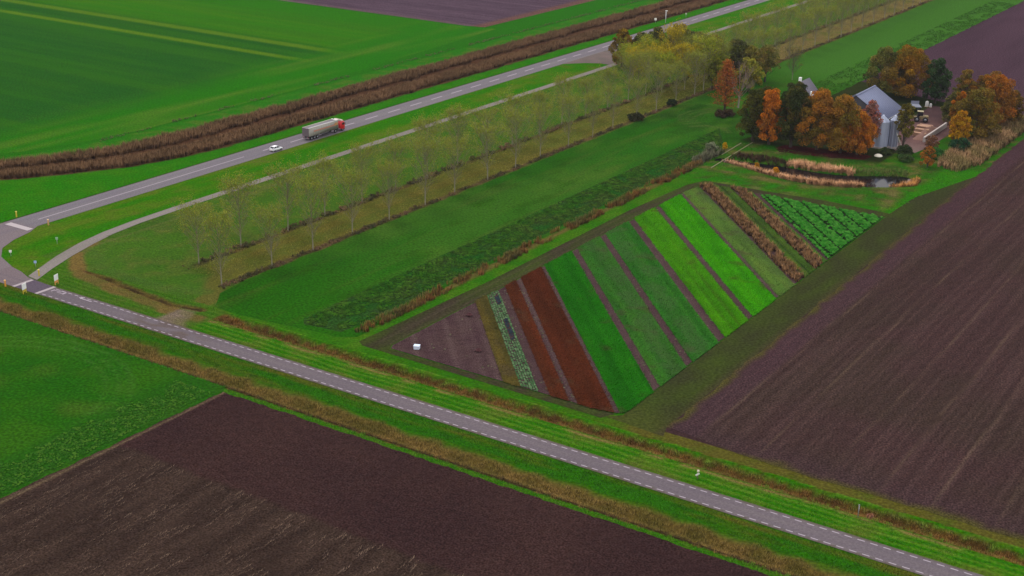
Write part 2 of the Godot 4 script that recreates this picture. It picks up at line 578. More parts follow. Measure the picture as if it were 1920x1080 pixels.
		c = c.lerp(C(112, 100, 58), (1.0 - smoothstep(0.5, 3.5, absf(n - (297.0 + maxf(0.0, e + 103.0) * 0.6)))) * clampf(0.45 + m * 1.6, 0, 0.85))
		c = c.lerp(C(70, 82, 44), clampf(n_mid.get_noise_2d(e + 90.0, n * 1.6) * 2.0 - 0.2, 0, 0.7))
		c = c.lerp(C(134, 118, 78), clampf(m * 2.2 - 0.75, 0, 0.6))
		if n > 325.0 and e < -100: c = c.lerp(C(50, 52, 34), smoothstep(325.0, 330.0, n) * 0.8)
		if e > -86.5 and n < 335.0: c = c.lerp(C(44, 124, 26), smoothstep(-86.5, -84.0, e) * 0.8)
	elif e >= -168.0 and n > 285.0:
		c = C(44, 108, 38).lerp(C(62, 110, 44), clampf(0.4 + m, 0, 1))
	elif e > -80.0 and n > 163.0:
		c = C(72, 54, 54)
	return c.lerp(Color(c.r * 0.8, c.g * 0.82, c.b * 0.8), clampf(-f * 0.45, 0, 0.5)).lerp(Color(c.r * 1.12, c.g * 1.1, c.b * 1.1), clampf(f * 0.45, 0, 0.5))

func lines(spec: Array) -> PackedFloat32Array:
	# spec: from, to, step, next to, step ...
	var out := PackedFloat32Array()
	var x: float = spec[0]
	for k in range(1, spec.size(), 2):
		var to: float = spec[k]; var st: float = spec[k + 1]
		var cnt := maxi(1, int(round((to - x) / st)))
		for i in cnt: out.append(x + (to - x) * i / cnt)
		x = to
	out.append(x)
	return out

func build_ground():
	var es := lines([-4000.0, -1000.0, 600.0, -480.0, 60.0, -280.0, 4.0, -205.0, 0.7, -130.0, 0.6, -76.0, 0.9, -20.0, 0.9, 60.0, 6.0, 400.0, 60.0, 3000.0, 500.0])
	var ns := lines([-2000.0, -100.0, 300.0, 90.0, 20.0, 134.0, 2.0, 166.0, 0.32, 215.0, 0.8, 290.0, 1.1, 420.0, 1.2, 640.0, 2.2, 1000.0, 20.0, 6000.0, 500.0])
	var pos := PackedVector3Array(); var cols := PackedColorArray(); var uv := PackedVector2Array(); var idx := PackedInt32Array()
	var w := es.size()
	for j in ns.size():
		for i in w:
			var e := es[i]; var n := ns[j]
			pos.append(Vector3(e, ground_height(e, n), -n))
			var c := gcol(e, n)
			cols.append(Color(c.r / TEX_GAIN, c.g / TEX_GAIN, c.b / TEX_GAIN).clamp())
			uv.append(Vector2(e, n) / 47.0)
	for j in ns.size() - 1:
		for i in w - 1:
			var a := j * w + i
			idx.append_array(PackedInt32Array([a, a + w + 1, a + 1, a, a + w, a + w + 1]))
	var arr := []
	arr.resize(Mesh.ARRAY_MAX)
	arr[Mesh.ARRAY_VERTEX] = pos; arr[Mesh.ARRAY_COLOR] = cols; arr[Mesh.ARRAY_TEX_UV] = uv; arr[Mesh.ARRAY_INDEX] = idx
	var st := SurfaceTool.new()
	st.create_from_arrays(arr)
	st.generate_normals()
	tag(put("ground", st.commit(), M.grass), "flat grassy ground with verges and shallow ditches between the fields", "", "", "structure")

# ==================================================================== roads
func road_col(e: float, n: float) -> Color:
	var c := C(132, 122, 129)
	var m := n_mid.get_noise_2d(e * 0.25, n)
	c = c.lerp(C(142, 131, 135), clampf(0.4 + m * 0.7, 0, 1))
	if e < -195.1: c = c.lerp(C(148, 132, 136), smoothstep(-200.0, -203.0, e) * 0.8)
	if e > -201.3 and e < -195.1: c = c.lerp(C(110, 98, 114), 0.8)
	var ed := minf(absf(n - 146.45), absf(n - 150.75))
	if e > -195:
		c = c.lerp(C(132, 124, 122), (1.0 - smoothstep(0.1, 0.6, ed)) * 0.45)
		c = c.lerp(C(104, 96, 74), clampf(1.0 - smoothstep(0.0, 0.5, ed + n_fine.get_noise_2d(e, n) * 0.5), 0, 1) * 0.6)
		c = c.lerp(C(116, 100, 90), band(e, -172.0, -156.0, 4.0) * clampf(0.35 + n_fine.get_noise_2d(e * 0.4, n) * 1.2, 0, 0.6))
	var tr := exp(-pow((n - 147.75) / 0.3, 2)) + exp(-pow((n - 149.4) / 0.3, 2))
	return c.lerp(C(120, 109, 122), tr * 0.35)

func hw_col(e: float, n: float) -> Color:
	var c := C(146, 139, 146)
	var m := n_mid.get_noise_2d(e, n * 0.2)
	c = c.lerp(C(156, 149, 152), clampf(0.4 + m * 0.7, 0, 1))
	var ed := minf(absf(e + 233.5), absf(e + 226.2))
	c = c.lerp(C(146, 138, 138), (1.0 - smoothstep(0.2, 0.7, ed)) * 0.5)
	if n < 172.0: c = c.lerp(C(150, 134, 138), 0.7)
	var t := exp(-pow((e + 231.6) / 0.7, 2)) + exp(-pow((e + 228.1) / 0.7, 2))
	return c.lerp(C(130, 122, 136), t * 0.35)

func path_col(e: float, n: float) -> Color:
	return C(166, 157, 152).lerp(C(152, 144, 136), clampf(0.3 + n_mid.get_noise_2d(e, n * 0.3) * 0.8, 0, 1))

func build_roads():
	var hw := sheet("main_road", poly([-233.6, 120, -233.5, 700, -226.1, 700, -226.1, 172, -224.2, 168.6, -222.8, 163.5, -220.5, 159, -216.5, 155.6, -210.5, 153.3, -210.5, 146.2, -222, 144, -226, 140, -226.4, 120]), 0.9, 2.0, 0.05, hw_col, M.road, "straight two lane asphalt main road with dashed centre line beside the reed ditch")
	var pm: StandardMaterial3D = M.paint
	var dash := box_mesh(Vector3.ZERO, Vector3(0.34, 0.008, 5.4))
	var n := 244.0
	while n < 640.0:
		var o := put("centre_dash", dash, pm, hw)
		o.position = P(-229.85, n + 2.7, 0.057)
		n += 10.2
	var o2 := put("centre_line", box_mesh(Vector3.ZERO, Vector3(0.2, 0.008, 62)), pm, hw)
	o2.position = P(-229.6, 206, 0.057)
	for k in 2:
		var r := put("speed_ramp", box_mesh(Vector3.ZERO, Vector3(7.0, 0.05, 1.5)), mat(C(148, 138, 140), 0.85), hw)
		r.position = P(-228.9, 169.6, 0.04) if k == 0 else P(-228.9, 154.0, 0.04)
	var ap := sheet("road_mouth", poly([-226.1, 384, -226.1, 424, -222.5, 414, -219, 405, -216, 399.5, -213.6, 397, -213.6, 392.5, -217, 392.5, -221, 390]), 1.5, 1.5, 0.045, func(e, nn): return C(146, 128, 124).lerp(C(126, 118, 112), clampf(0.4 + n_mid.get_noise_2d(e, nn), 0, 1)), M.road, "pinkish paved farm entrance opening off the main road by the grove")
	var cr := sheet("country_road", poly([-210.5, 146.3, -210.5, 153.2, -206.5, 152.4, -203.2, 151.2, -198, 150.75, 80, 150.75, 80, 146.45, -203, 146.45]), 0.8, 0.43, 0.05, road_col, M.road, "narrow grey country road with dashed white edge markings crossing below the plots")
	var d2 := box_mesh(Vector3.ZERO, Vector3(0.95, 0.008, 0.17))
	var e := -193.5
	while e < 10.0:
		if e < -24.0 or e > 1e6:
			for nn in [147.0, 150.05]:
				var o := put("edge_dash", d2, pm, cr)
				o.position = P(e, nn, 0.057)
		e += 1.68
	for ee in [-201.3, -195.1]:
		var r := put("speed_ramp", box_mesh(Vector3.ZERO, Vector3(0.75, 0.05, 4.3)), mat(C(138, 127, 130), 0.85), cr)
		r.position = P(ee, 148.6, 0.045)
	# faded painted signs on the road surface behind the ramp
	var st := SurfaceTool.new()
	st.begin(Mesh.PRIMITIVE_TRIANGLES)
	for q in [[-192.9, 149.55, 1.9, 0.16], [-193.9, 149.3, 0.3, 0.9], [-191.1, 149.5, 0.5, 0.95], [-192.3, 149.9, 1.2, 0.12], [-191.9, 149.15, 1.5, 0.14]]:
		bx(st, P(q[0], q[1], 0.056), Vector3(q[2], 0.008, q[3]))
	put("faded_marking", smooth_commit(st), mat(C(134, 122, 132), 0.85), cr)
	st = SurfaceTool.new()
	st.begin(Mesh.PRIMITIVE_TRIANGLES)
	for q in [[-185.3, 149.55, 2.8, 0.2]]:
		bx(st, P(q[0], q[1], 0.056), Vector3(q[2], 0.008, q[3]))
	var a := P(-187.4, 149.7, 0.06); var b := P(-186.5, 149.35, 0.06); var c := P(-186.4, 150.35, 0.06)
	st.add_vertex(a); st.add_vertex(c); st.add_vertex(b)
	put("arrow_marking", smooth_commit(st), mat(C(148, 136, 146), 0.85), cr)
	sheet("cycle_path", poly([-213.4, 640, -213.5, 200, -213.2, 186, -212.4, 177, -210.8, 169.5, -208.3, 162, -205.6, 156, -203.6, 151.6, -200.6, 151.2, -203.2, 156.8, -206.0, 164, -208.3, 171.5, -209.9, 178, -210.8, 186, -211.1, 200, -211.0, 640]), 0.8, 1.5, 0.048, path_col, M.road, "pale narrow cycle path running beside the main road")

# ==================================================================== fields
func wheat_col(e: float, n: float) -> Color:
	return olive(wheat_col_raw(e, n))

func wheat_col_raw(e: float, n: float) -> Color:
	var row := n_mid.get_noise_2d(e * 0.05, n * 1.1)
	var b := n_big.get_noise_2d(e * 0.35, n * 0.6)
	var f := n_fine.get_noise_2d(e * 0.4, n)
	var c := C(34, 96, 40).lerp(C(44, 102, 38), clampf(0.35 + row * 0.8 + b, 0, 1))
	c = c.lerp(C(28, 92, 42), clampf(b * 1.2, 0, 0.6))
	var far := smoothstep(352.0, 362.0, n + e * 0.0)
	c = c.lerp(C(50, 124, 24).lerp(C(62, 124, 26), clampf(0.5 + row * 1.4, 0, 1)), far * 0.9)
	c = c.lerp(C(40, 118, 26), smoothstep(392.0, 406.0, n) * 0.8)
	c = c.lerp(C(48, 112, 34), clampf(n_mid.get_noise_2d(e * 0.02 + 9.0, n * 0.5) * 1.2, 0, 0.5))
	var inner := smoothstep(-285.0, -300.0, e)
	c = c.lerp(C(92, 132, 38), (band(n + f * 0.5, 333.8, 337.8, 0.8) * 0.9 + band(n + f * 0.5, 350.6, 355.6, 1.1) * 0.85) * inner)
	# the headland along the reed ditch
	var hd := smoothstep(-312.0, -286.0, e + b * 6.0 + (n - 300.0) * 0.04)
	c = c.lerp(C(38, 118, 28).lerp(C(74, 122, 44), clampf(0.2 + n_mid.get_noise_2d(e * 0.8, n * 0.06) * 1.6, 0, 1)), hd)
	return c.lerp(Color(c.r * 0.9, c.g * 0.92, c.b * 0.9), clampf(f, 0, 0.6))

func top_soil_col(e: float, n: float) -> Color:
	var row := n_mid.get_noise_2d(e * 0.08, n * 2.0)
	var c := C(86, 70, 82).lerp(C(100, 82, 94), clampf(0.45 + row * 1.2, 0, 1))
	c = c.lerp(C(110, 94, 92), (1.0 - smoothstep(424.0, 428.0, n)) * 0.7)
	if e > -289.5: c = c.lerp(C(120, 86, 72), 0.7)
	var f := n_fine.get_noise_2d(e, n)
	return c.lerp(Color(c.r * 0.8, c.g * 0.8, c.b * 0.8), clampf(f, 0, 0.7))

func pasture_col(e: float, n: float) -> Color:
	return olive(pasture_col_raw(e, n))

func pasture_col_raw(e: float, n: float) -> Color:
	var b := n_big.get_noise_2d(e, n * 0.4)
	var m := n_mid.get_noise_2d(e, n * 0.3)
	var f := n_fine.get_noise_2d(e, n)
	var c := C(40, 104, 34).lerp(C(56, 108, 42), clampf(0.45 + b * 1.3 + m * 0.5, 0, 1))
	c = c.lerp(C(34, 100, 26), (1.0 - smoothstep(172.0, 200.0, n)) * 0.8)
	c = c.lerp(C(74, 114, 46), clampf(n_mid.get_noise_2d(e * 0.45 + 40.0, n * 0.22) * 1.5 - 0.1, 0, 0.6) * smoothstep(180.0, 215.0, n))
	c = c.lerp(C(88, 100, 50), clampf(n_mid.get_noise_2d(e * 1.3, n * 0.08 + 70.0) * 1.2 - 0.25, 0, 0.5))
	c = c.lerp(C(40, 88, 30), clampf(n_mid.get_noise_2d(e * 0.9 + 200.0, n * 0.5) * 1.5 - 0.3, 0, 0.5))
	if n > 395.0: c = c.lerp(C(62, 118, 50), smoothstep(395.0, 430.0, n))
	# wheel tracks curving off to the farm
	var d := absf(Vector2(e + 149.0, n - 346.0).length() - 12.0)
	if n > 322.0 and n < 360.0:
		c = c.lerp(C(36, 84, 32), clampf(m + 0.35, 0, 0.7))
		c = c.lerp(C(96, 108, 62), (exp(-pow(d / 0.35, 2)) + exp(-pow((d - 2.0) / 0.35, 2))) * 0.7)
	return c.lerp(Color(c.r * 0.88, c.g * 0.9, c.b * 0.88), clampf(f * 0.7, 0, 0.5))

func crop_ground(e: float, n: float) -> Color:
	var m := n_mid.get_noise_2d(e, n)
	return C(38, 82, 30).lerp(C(56, 72, 38), clampf(0.4 + m, 0, 1))

func crop_col(e: float, n: float) -> Color:
	var m := n_mid.get_noise_2d(e, n)
	var c := C(42, 100, 36).lerp(C(58, 102, 44), clampf(0.4 + m * 1.4, 0, 1))
	if n > 225.0 and n < 330.0: c = c.lerp(C(66, 92, 50), 0.5 * band(e + m * 2.0, -143.0, -137.0, 1.5))
	if n > 390.0: c = C(52, 116, 46).lerp(C(42, 98, 40), clampf(0.5 + m, 0, 1))
	return c

func crop_leaf(e: float, n: float) -> Color:
	var c := crop_col(e, n)
	var k := 0.82 + 0.3 * n_fine.get_noise_2d(e * 0.9, n * 0.9)
	return olive(Color(c.r * k, c.g * k * 0.95, c.b * k * 0.8))

func soil_east_col(e: float, n: float) -> Color:
	# rows run north; they lean a touch east
	var u := e - (n - 160.0) * 0.008
	var row := n_mid.get_noise_2d(u * 5.5, n * 0.07)
	var wide := n_mid.get_noise_2d(u * 0.9, n * 0.03)
	var b := n_big.get_noise_2d(e, n)
	var c := C(74, 56, 55).lerp(C(69, 56, 51), clampf(0.5 + b * 1.4 + wide * 0.35, 0, 1))
	c = c.lerp(C(90, 71, 68), clampf(row * 1.0, 0, 0.4))
	c = c.lerp(C(66, 51, 50), clampf(-row * 1.2, 0, 0.4))
	c = c.lerp(C(80, 59, 66), band(e, -76.6, -71.6, 1.2) * 0.6)
	for x in [-71.6, -62.5, -52.0, -44.6, -37.5, -29.0]:
		var d := absf(u + 0.25 * n_warp.get_noise_2d(n * 0.5, x) - x)
		c = c.lerp(C(108, 90, 76), exp(-pow(d / 0.2, 2)) * clampf(0.42 + n_mid.get_noise_2d(e, n * 0.3) * 0.5, 0, 0.6))
	if n < 172.0: c = c.lerp(C(72, 56, 60), (1.0 - smoothstep(163.0, 171.0, n)) * 0.5)
	var rim := minf(n - 162.3, e + 77.0) + 1.2 * n_mid.get_noise_2d(e, n)
	c = c.lerp(C(82, 78, 44), 1.0 - smoothstep(-0.2, 1.6, rim))
	var f := n_fine.get_noise_2d(e * 1.6, n * 0.7)
	return c.lerp(Color(c.r * 0.8, c.g * 0.8, c.b * 0.8), clampf(f * 0.6, 0, 0.6)).lerp(Color(c.r * 1.15, c.g * 1.13, c.b * 1.1), clampf(-f * 0.6, 0, 0.6))

func soil_south_col(e: float, n: float) -> Color:
	var b := n_big.get_noise_2d(e, n)
	var m := n_mid.get_noise_2d(e, n)
	var f := n_fine.get_noise_2d(e * 1.5, n * 1.5)
	var c := C(61, 45, 45).lerp(C(68, 50, 48), clampf(0.5 + b + m * 0.5, 0, 1))
	# the last stretch is not yet worked: browner, with straw
	var lower := 1.0 - smoothstep(113.9, 115.3, n + m * 0.6)
	c = c.lerp(C(72, 58, 51).lerp(C(61, 49, 44), clampf(0.5 + n_mid.get_noise_2d(e * 2.2, n * 0.35) * 1.4, 0, 1)), lower)
	c = c.lerp(C(112, 96, 74), band(e, -138.4, -137.7, 0.2) * 0.8)
	return c.lerp(Color(c.r * 0.76, c.g * 0.76, c.b * 0.76), clampf(f * 0.7, 0, 0.6)).lerp(Color(c.r * 1.2, c.g * 1.2, c.b * 1.2), clampf(-f * 0.6, 0, 0.6))

func south_grass_col(e: float, n: float) -> Color:
	return olive(south_grass_col_raw(e, n))

func south_grass_col_raw(e: float, n: float) -> Color:
	var b := n_big.get_noise_2d(e, n)
	var m := n_mid.get_noise_2d(e * 0.5, n)
	var f := n_fine.get_noise_2d(e, n)
	var c := C(34, 98, 28).lerp(C(48, 104, 32), clampf(0.4 + b * 1.5 + m * 0.6, 0, 1))
	c = c.lerp(C(80, 106, 46), clampf(-b * 2.0 - 0.4, 0, 0.6))
	if e < -176.0 and n < 134.0: c = c.lerp(C(116, 106, 62), (1.0 - smoothstep(0.6, 3.5, Vector2((e + 181.5) * 0.8, n - 124.5).length() + m)) * 0.8)
	var d := absf(Vector2(e + 168.0, n - 112.0).length() - 22.0)
	c = c.lerp(C(86, 126, 76), (exp(-pow(d / 0.3, 2)) + exp(-pow((d - 1.9) / 0.3, 2))) * 0.4 * smoothstep(112.0, 120.0, n))
	c = c.lerp(C(38, 96, 34), smoothstep(-149.0, -147.0, e + m) * 0.7)
	return c.lerp(Color(c.r * 0.85, c.g * 0.87, c.b * 0.85), clampf(f * 0.7, 0, 0.5))

func far_soil_col(e: float, n: float) -> Color:
	var c := C(78, 60, 70).lerp(C(84, 64, 74), clampf(0.5 + n_big.get_noise_2d(e, n * 0.2), 0, 1))
	return c.lerp(C(70, 54, 62), clampf(n_mid.get_noise_2d(e * 2.0, n * 0.1), 0, 0.6))

func soil_bumps(e: float, n: float) -> float:
	return maxf(0.0, 0.1 + n_fine.get_noise_2d(e * 3.1, n * 3.1) * 0.09 + n_mid.get_noise_2d(e * 4.0, n * 4.0) * 0.05)

func build_fields():
	sheet("wheat_field", poly([-286.5, 421.0, -283.5, 424.0, -279, 424, -269.2, 300, -269.2, 240, -271.5, 224, -276, 208, -284, 196, -520, 196, -520, 421]), 3.0, 1.0, 0.03, wheat_col, M.grass, "wide dark green field with two paler stripes behind the reed ditch")
	sheet("far_ploughed_field", poly([-284.5, 424.5, -284.5, 700, -600, 700, -600, 423.5, -292, 422.6]), 3.0, 1.2, 0.035, top_soil_col, M.soil, "grey purple ploughed field at the far edge beyond the green field")
	sheet("pasture", ragged(poly([-169.4, 172, -168.6, 166, -164.6, 160.6, -158, 160.4, -138.5, 162.4, -135.4, 164.5, -137.2, 200, -137.2, 300, -139.5, 318, -137, 330, -137, 640, -168.6, 640, -168.8, 400]), 2.5, 0.4), 0.8, 1.6, 0.03, pasture_col, M.grass, "long green pasture between the saplings and the leafy crop")
	sheet("crop_soil", poly([-148.2, 165.5, -146.5, 163.6, -139, 164.6, -138.2, 172, -138.4, 318, -140, 322, -147.5, 336]), 0.8, 1.2, 0.034, crop_ground, M.rough, "dark soil under the long strip of leafy crop")
	sheet("east_ploughed_field", ragged(poly([-77.0, 164.4, -60, 162.4, -24, 162.0, 30, 162, 30, 390, -76.2, 378, -76.4, 330, -76.8, 260]), 2.2, 0.4), 0.42, 1.1, 0.035, soil_east_col, M.soil, "large brown ploughed field with faint rows on the near side of the farm", "structure", "", 31.0, func(e, n): return soil_bumps(e, n) * smoothstep(162.0, 168.0, n) * smoothstep(-77.5, -74.0, e))
	sheet("south_ploughed_field", ragged(poly([-138.3, 135.6, 60, 135.8, 60, 70, -139.4, 70]), 1.4, 0.22), 0.5, 0.5, 0.035, soil_south_col, M.soil, "dark ploughed field in the foreground below the country road", "structure", "", 29.0, soil_bumps)
	sheet("south_grass_field", poly([-139.2, 136.9, -138.5, 135.6, -139.7, 70, -330, 70, -330, 137, -204, 137]), 0.8, 0.8, 0.032, south_grass_col, M.grass, "bright green grass field below the country road beside the dark soil")
	sheet("distant_ploughed_field", poly([-136.6, 700, -136.9, 420, -112, 408, -90, 403.4, 60, 403.4, 60, 700]), 3.0, 3.0, 0.036, far_soil_col, M.soil, "purple brown ploughed field stretching away behind the farm")
	var margin := func(e: float, n: float) -> Color:
		var m := n_mid.get_noise_2d(e, n * 0.5)
		var c := C(64, 68, 42).lerp(C(70, 84, 38), clampf(0.35 + m * 0.9 - smoothstep(0.0, 1.0, (n - 250.0) / 60.0) * 0.3, 0, 1))
		if n < 172: c = c.lerp(C(82, 88, 42), (1.0 - smoothstep(163.0, 172.0, n)) * 0.6)
		return c.lerp(C(78, 66, 54), smoothstep(-78.4, -76.8, e + m) * 0.5)
	sheet("field_margin", poly([-84.2, 164.2, -86, 162.3, -76, 161.4, -76.9, 164.3, -76.7, 260, -76.3, 331, -83.4, 303, -84.0, 288]), 0.6, 1.2, 0.033, margin, M.grass, "olive green strip between the crop plots and the brown field")
	# straw left on the unworked soil
	var straw := SurfaceTool.new()
	var sm := tuft_mesh(91, 7, 0.28, 0.08, 0.05, 5.0, 0.95)
	var st := SurfaceTool.new(); st.begin(Mesh.PRIMITIVE_TRIANGLES)
	for k in 12:
		var z := rng.randf_range(-0.7, 0.7); var x := rng.randf_range(-0.12, 0.12); var l := rng.randf_range(0.1, 0.3); var y := rng.randf_range(0.0, 0.05)
		st.add_vertex(Vector3(x - 0.03, y, z)); st.add_vertex(Vector3(x + 0.03, y + 0.02, z)); st.add_vertex(Vector3(x + rng.randf_range(-0.1, 0.1), y + 0.03, z - l))
	var stub := func(e: float, n: float) -> bool:
		return n_mid.get_noise_2d(e * 1.3, n * 0.6) + 0.5 * n_fine.get_noise_2d(e * 1.6, n * 0.3) > 0.02
	scatter("straw_litter", poly([-138, 114.3, -60, 114.3, -60, 80, -139, 80]), 1.7, smooth_commit(st), M.blade, func(_e, _n): return C(112, 94, 80).lerp(C(78, 64, 56), rng.randf()), 0.4, 1.3, "rows of tan straw left on the unworked foreground soil", "straw", stub, func(e, n): return 0.06 + soil_bumps(e, n), null, 0.35)

# ==================================================================== the trial plots
func strip_n(c: float, e: float) -> float:
	return c + (-84.3 - e) * 1.127

var plot_area := poly([-128.4, 165.2, -127.8, 163.9, -89.0, 163.6, -85.2, 164.2, -84.3, 165.2, -84.3, 284.2, -127.0, 284.4, -128.0, 275])

func strip_poly(c0: float, c1: float) -> PackedVector2Array:
	var q := PackedVector2Array([Vector2(-128.4, strip_n(c0, -128.4)), Vector2(-84.2, strip_n(c0, -84.2)), Vector2(-84.2, strip_n(c1, -84.2)), Vector2(-128.4, strip_n(c1, -128.4))])
	var r := Geometry2D.intersect_polygons(q, plot_area)
	return r[0] if r.size() > 0 else PackedVector2Array()

func build_plot():
	var ang := atan2(-1.127, 1.0)
	var soil := func(e: float, n: float) -> Color:
		var m := n_mid.get_noise_2d(e, n)
		var f := n_fine.get_noise_2d(e * 1.6, n * 1.6)
		var c := C(78, 59, 62).lerp(C(86, 68, 67), clampf(0.45 + m, 0, 1))
		var k := n - 1.127 * (-84.3 - e)
		c = c.lerp(C(112, 94, 90), clampf(n_mid.get_noise_2d(k * 3.0, e * 0.05) * 1.2, 0, 0.6))
		return c.lerp(Color(c.r * 0.8, c.g * 0.8, c.b * 0.8), clampf(f, 0, 0.7))
	sheet("plot_soil", plot_area, 0.6, 0.6, 0.03, soil, M.soil, "bare purplish soil of the trial plots with its empty corner", "structure", "", 23.0, func(e, n): return 0.5 * soil_bumps(e, n))
	var trk := func(e: float, n: float) -> Color:
		var m := n_mid.get_noise_2d(e * 1.2, n * 0.3)
		var c := C(64, 68, 42).lerp(C(72, 84, 40), clampf(0.35 + m, 0, 1))
		c = c.lerp(C(76, 62, 56), clampf(-m * 1.2, 0, 0.7))
		if n > 165.0 and n < 284.0: c = c.lerp(C(88, 80, 66), (exp(-pow((e + 131.0) / 0.3, 2)) + exp(-pow((e + 129.3) / 0.3, 2))) * 0.5)
		return c
	sheet("field_track", poly([-134.0, 163.2, -132.4, 162.2, -86.5, 161.5, -85.3, 163.9, -89, 163.5, -127.8, 163.7, -128.6, 165.2, -128.3, 275, -127.2, 284.6, -84.1, 284.5, -83.6, 287.6, -98, 288.4, -114, 287.2, -128.4, 286.8, -130.5, 281, -132.0, 255, -132.3, 200]), 0.6, 1.0, 0.031, trk, M.grass, "olive brown field track round the trial plots")
	# the strips: lower and upper bound, ground colours, tuft colours, tufts per square metre, name
	var gsmall := tuft_mesh(101, 6, 0.18, 0.16, 0.045, 0.5, 1.0)
	var specs := [
		[140.2, 143.4, C(84, 78, 42), C(94, 86, 44), 5.0, "olive_strip", "olive brown mown strip beside the empty soil corner of the plots"],
		[164.2, 174.0, C(36, 108, 18), C(40, 116, 22), 9.0, "green_strip", "first solid green strip right beside the wide dark red strip"],
		[176.8, 185.6, C(58, 108, 40), C(54, 118, 40), 6.0, "green_strip", "dull green strip with soil rows next to the first solid green one"],
		[188.4, 198.0, C(54, 112, 38), C(50, 124, 38), 7.0, "green_strip", "mid green strip lying between the dull green and yellow green strips"],
		[201.2, 210.3, C(66, 134, 18), C(74, 148, 16), 9.0, "green_strip", "bright yellow green strip with darker seams along its lower end"],
		[213.0, 223.0, C(58, 144, 12), C(66, 156, 14), 11.0, "green_strip", "brightest even lime green strip of the plots"],
		[225.0, 232.0, C(92, 122, 56), C(92, 132, 52), 6.0, "green_strip", "pale thin green strip next to the taller brown crop"],
		[237.7, 242.8, C(72, 98, 42), C(80, 112, 44), 6.0, "green_strip", "narrow green strip between the two brown crop rows"],
		[247.5, 249.0, C(72, 104, 44), C(78, 118, 46), 6.0, "green_strip", "thin green edge between the second brown row and the ridged bed"],
		[155.5, 162.4, C(82, 45, 29), C(88, 48, 31), 7.0, "red_strip", "wide dark red leaf strip beside the solid green strip"],
		[150.0, 153.3, C(86, 48, 31), C(93, 51, 33), 7.0, "red_strip", "narrow dark red leaf strip beside the blue green cabbages"],
	]
	for s in specs:
		var c0: float = s[0]; var c1: float = s[1]
		var pg := strip_poly(c0, c1)
		var ca: Color = s[2]; var cb: Color = s[3]
		var nm: String = s[5]
		var seam: bool = c0 == 201.2
		var rows: bool = c0 == 176.8 or c0 == 188.4 or c0 == 225.0
		var narrow: bool = c0 == 237.7
		var gc := func(e: float, n: float) -> Color:
			var k := n - 1.127 * (-84.3 - e) + 0.12 * n_warp.get_noise_2d(e, n)
			var m := n_mid.get_noise_2d(e, n)
			var f := n_fine.get_noise_2d(e * 1.4, n * 1.4)
			var c := ca.lerp(cb, clampf(0.5 + m, 0, 1))
			var wear := n_mid.get_noise_2d(k * 1.6, e * 0.22 + c0)
			c = c.lerp(Color(c.r * 0.8, c.g * 0.82, c.b * 0.8), clampf(wear * 1.3, 0, 0.55))
			c = c.lerp(Color(c.r * 1.12 + 0.02, c.g * 1.06, c.b), clampf(-wear * 1.2, 0, 0.6))
			c = c.lerp(C(86, 74, 58), clampf(n_mid.get_noise_2d(e * 0.9 + 300.0, n * 0.9) * 1.8 - 0.62, 0, 0.5))
			c = c.lerp(Color(c.r * 0.93, c.g * 0.93, c.b * 0.93), 0.5 + 0.5 * sin(k * 9.0 + 0.6 * n_warp.get_noise_2d(e, n)))
			if seam:
				var low := smoothstep(-122.0, -95.0, e)
				c = c.lerp(C(70, 100, 34), (exp(-pow((k - 204.3) / 0.28, 2)) + exp(-pow((k - 207.4) / 0.45, 2)) * 0.9) * low * 0.75)
			if rows:
				c = c.lerp(C(78, 92, 60), clampf(0.12 + 0.4 * sin(k * 6.4) + m * 0.9, 0, 0.5))
			if narrow:
				c = c.lerp(C(38, 58, 30), exp(-pow((k - 240.0) / 0.22, 2)) * 0.9 + exp(-pow((k - 241.3) / 0.18, 2)) * 0.5)
				c = c.lerp(C(128, 116, 48), exp(-pow((k - 238.2) / 0.5, 2)) * clampf(m * 2.0, 0, 0.8))
			return c.lerp(Color(c.r * 0.84, c.g * 0.86, c.b * 0.84), clampf(f, 0, 0.7))
		var o := base(nm, Vector3.ZERO)
		tag(o, s[6], "crop strip", "crop strips of the trial plots", "stuff")
		var g := put("seed_bed", sheet_mesh(Geometry2D.offset_polygon(pg, 0.18)[0], 0.6, 0.6, 0.16, gc, 37.0, null, ang), M.grass, o)
		g.set_meta("kind", "stuff")
		scatter("crop_leaves", Geometry2D.offset_polygon(pg, 0.4)[0], s[4], gsmall, M.blade, gc, 0.7, 1.2, "", "", null, func(_e, _n): return 0.13, o)
	# cabbages
	var cab := leafy_mesh(55, 11, 0.22, 0.2, 0.17)
	var rows_k := [143.95, 144.6, 145.25, 145.9, 146.55, 147.15]
	var cb := base("cabbage_bed", Vector3.ZERO)
	tag(cb, "blue green rows of small cabbages with two darker gaps", "cabbages", "", "stuff")
	var near := func(e: float, n: float) -> bool:
		var k := n - 1.127 * (-84.3 - e)
		var best := 9.0
		for r in rows_k: best = minf(best, absf(k - r))
		if e > -127.2 and e < -124.0 and k > 145.5 and k < 147.0: return false
		if e > -119.5 and e < -113.0 and k > 145.4 and k < 146.8: return false
		return best < 0.12
	scatter("cabbage_heads", strip_poly(143.7, 147.4), 34.0, cab, M.blade, func(e, n): return C(92, 118, 82).lerp(C(58, 88, 54), clampf(0.5 + n_fine.get_noise_2d(e * 2, n * 2) * 1.5, 0, 1)), 0.7, 1.1, "", "", near, func(_e, _n): return 0.08, cb)
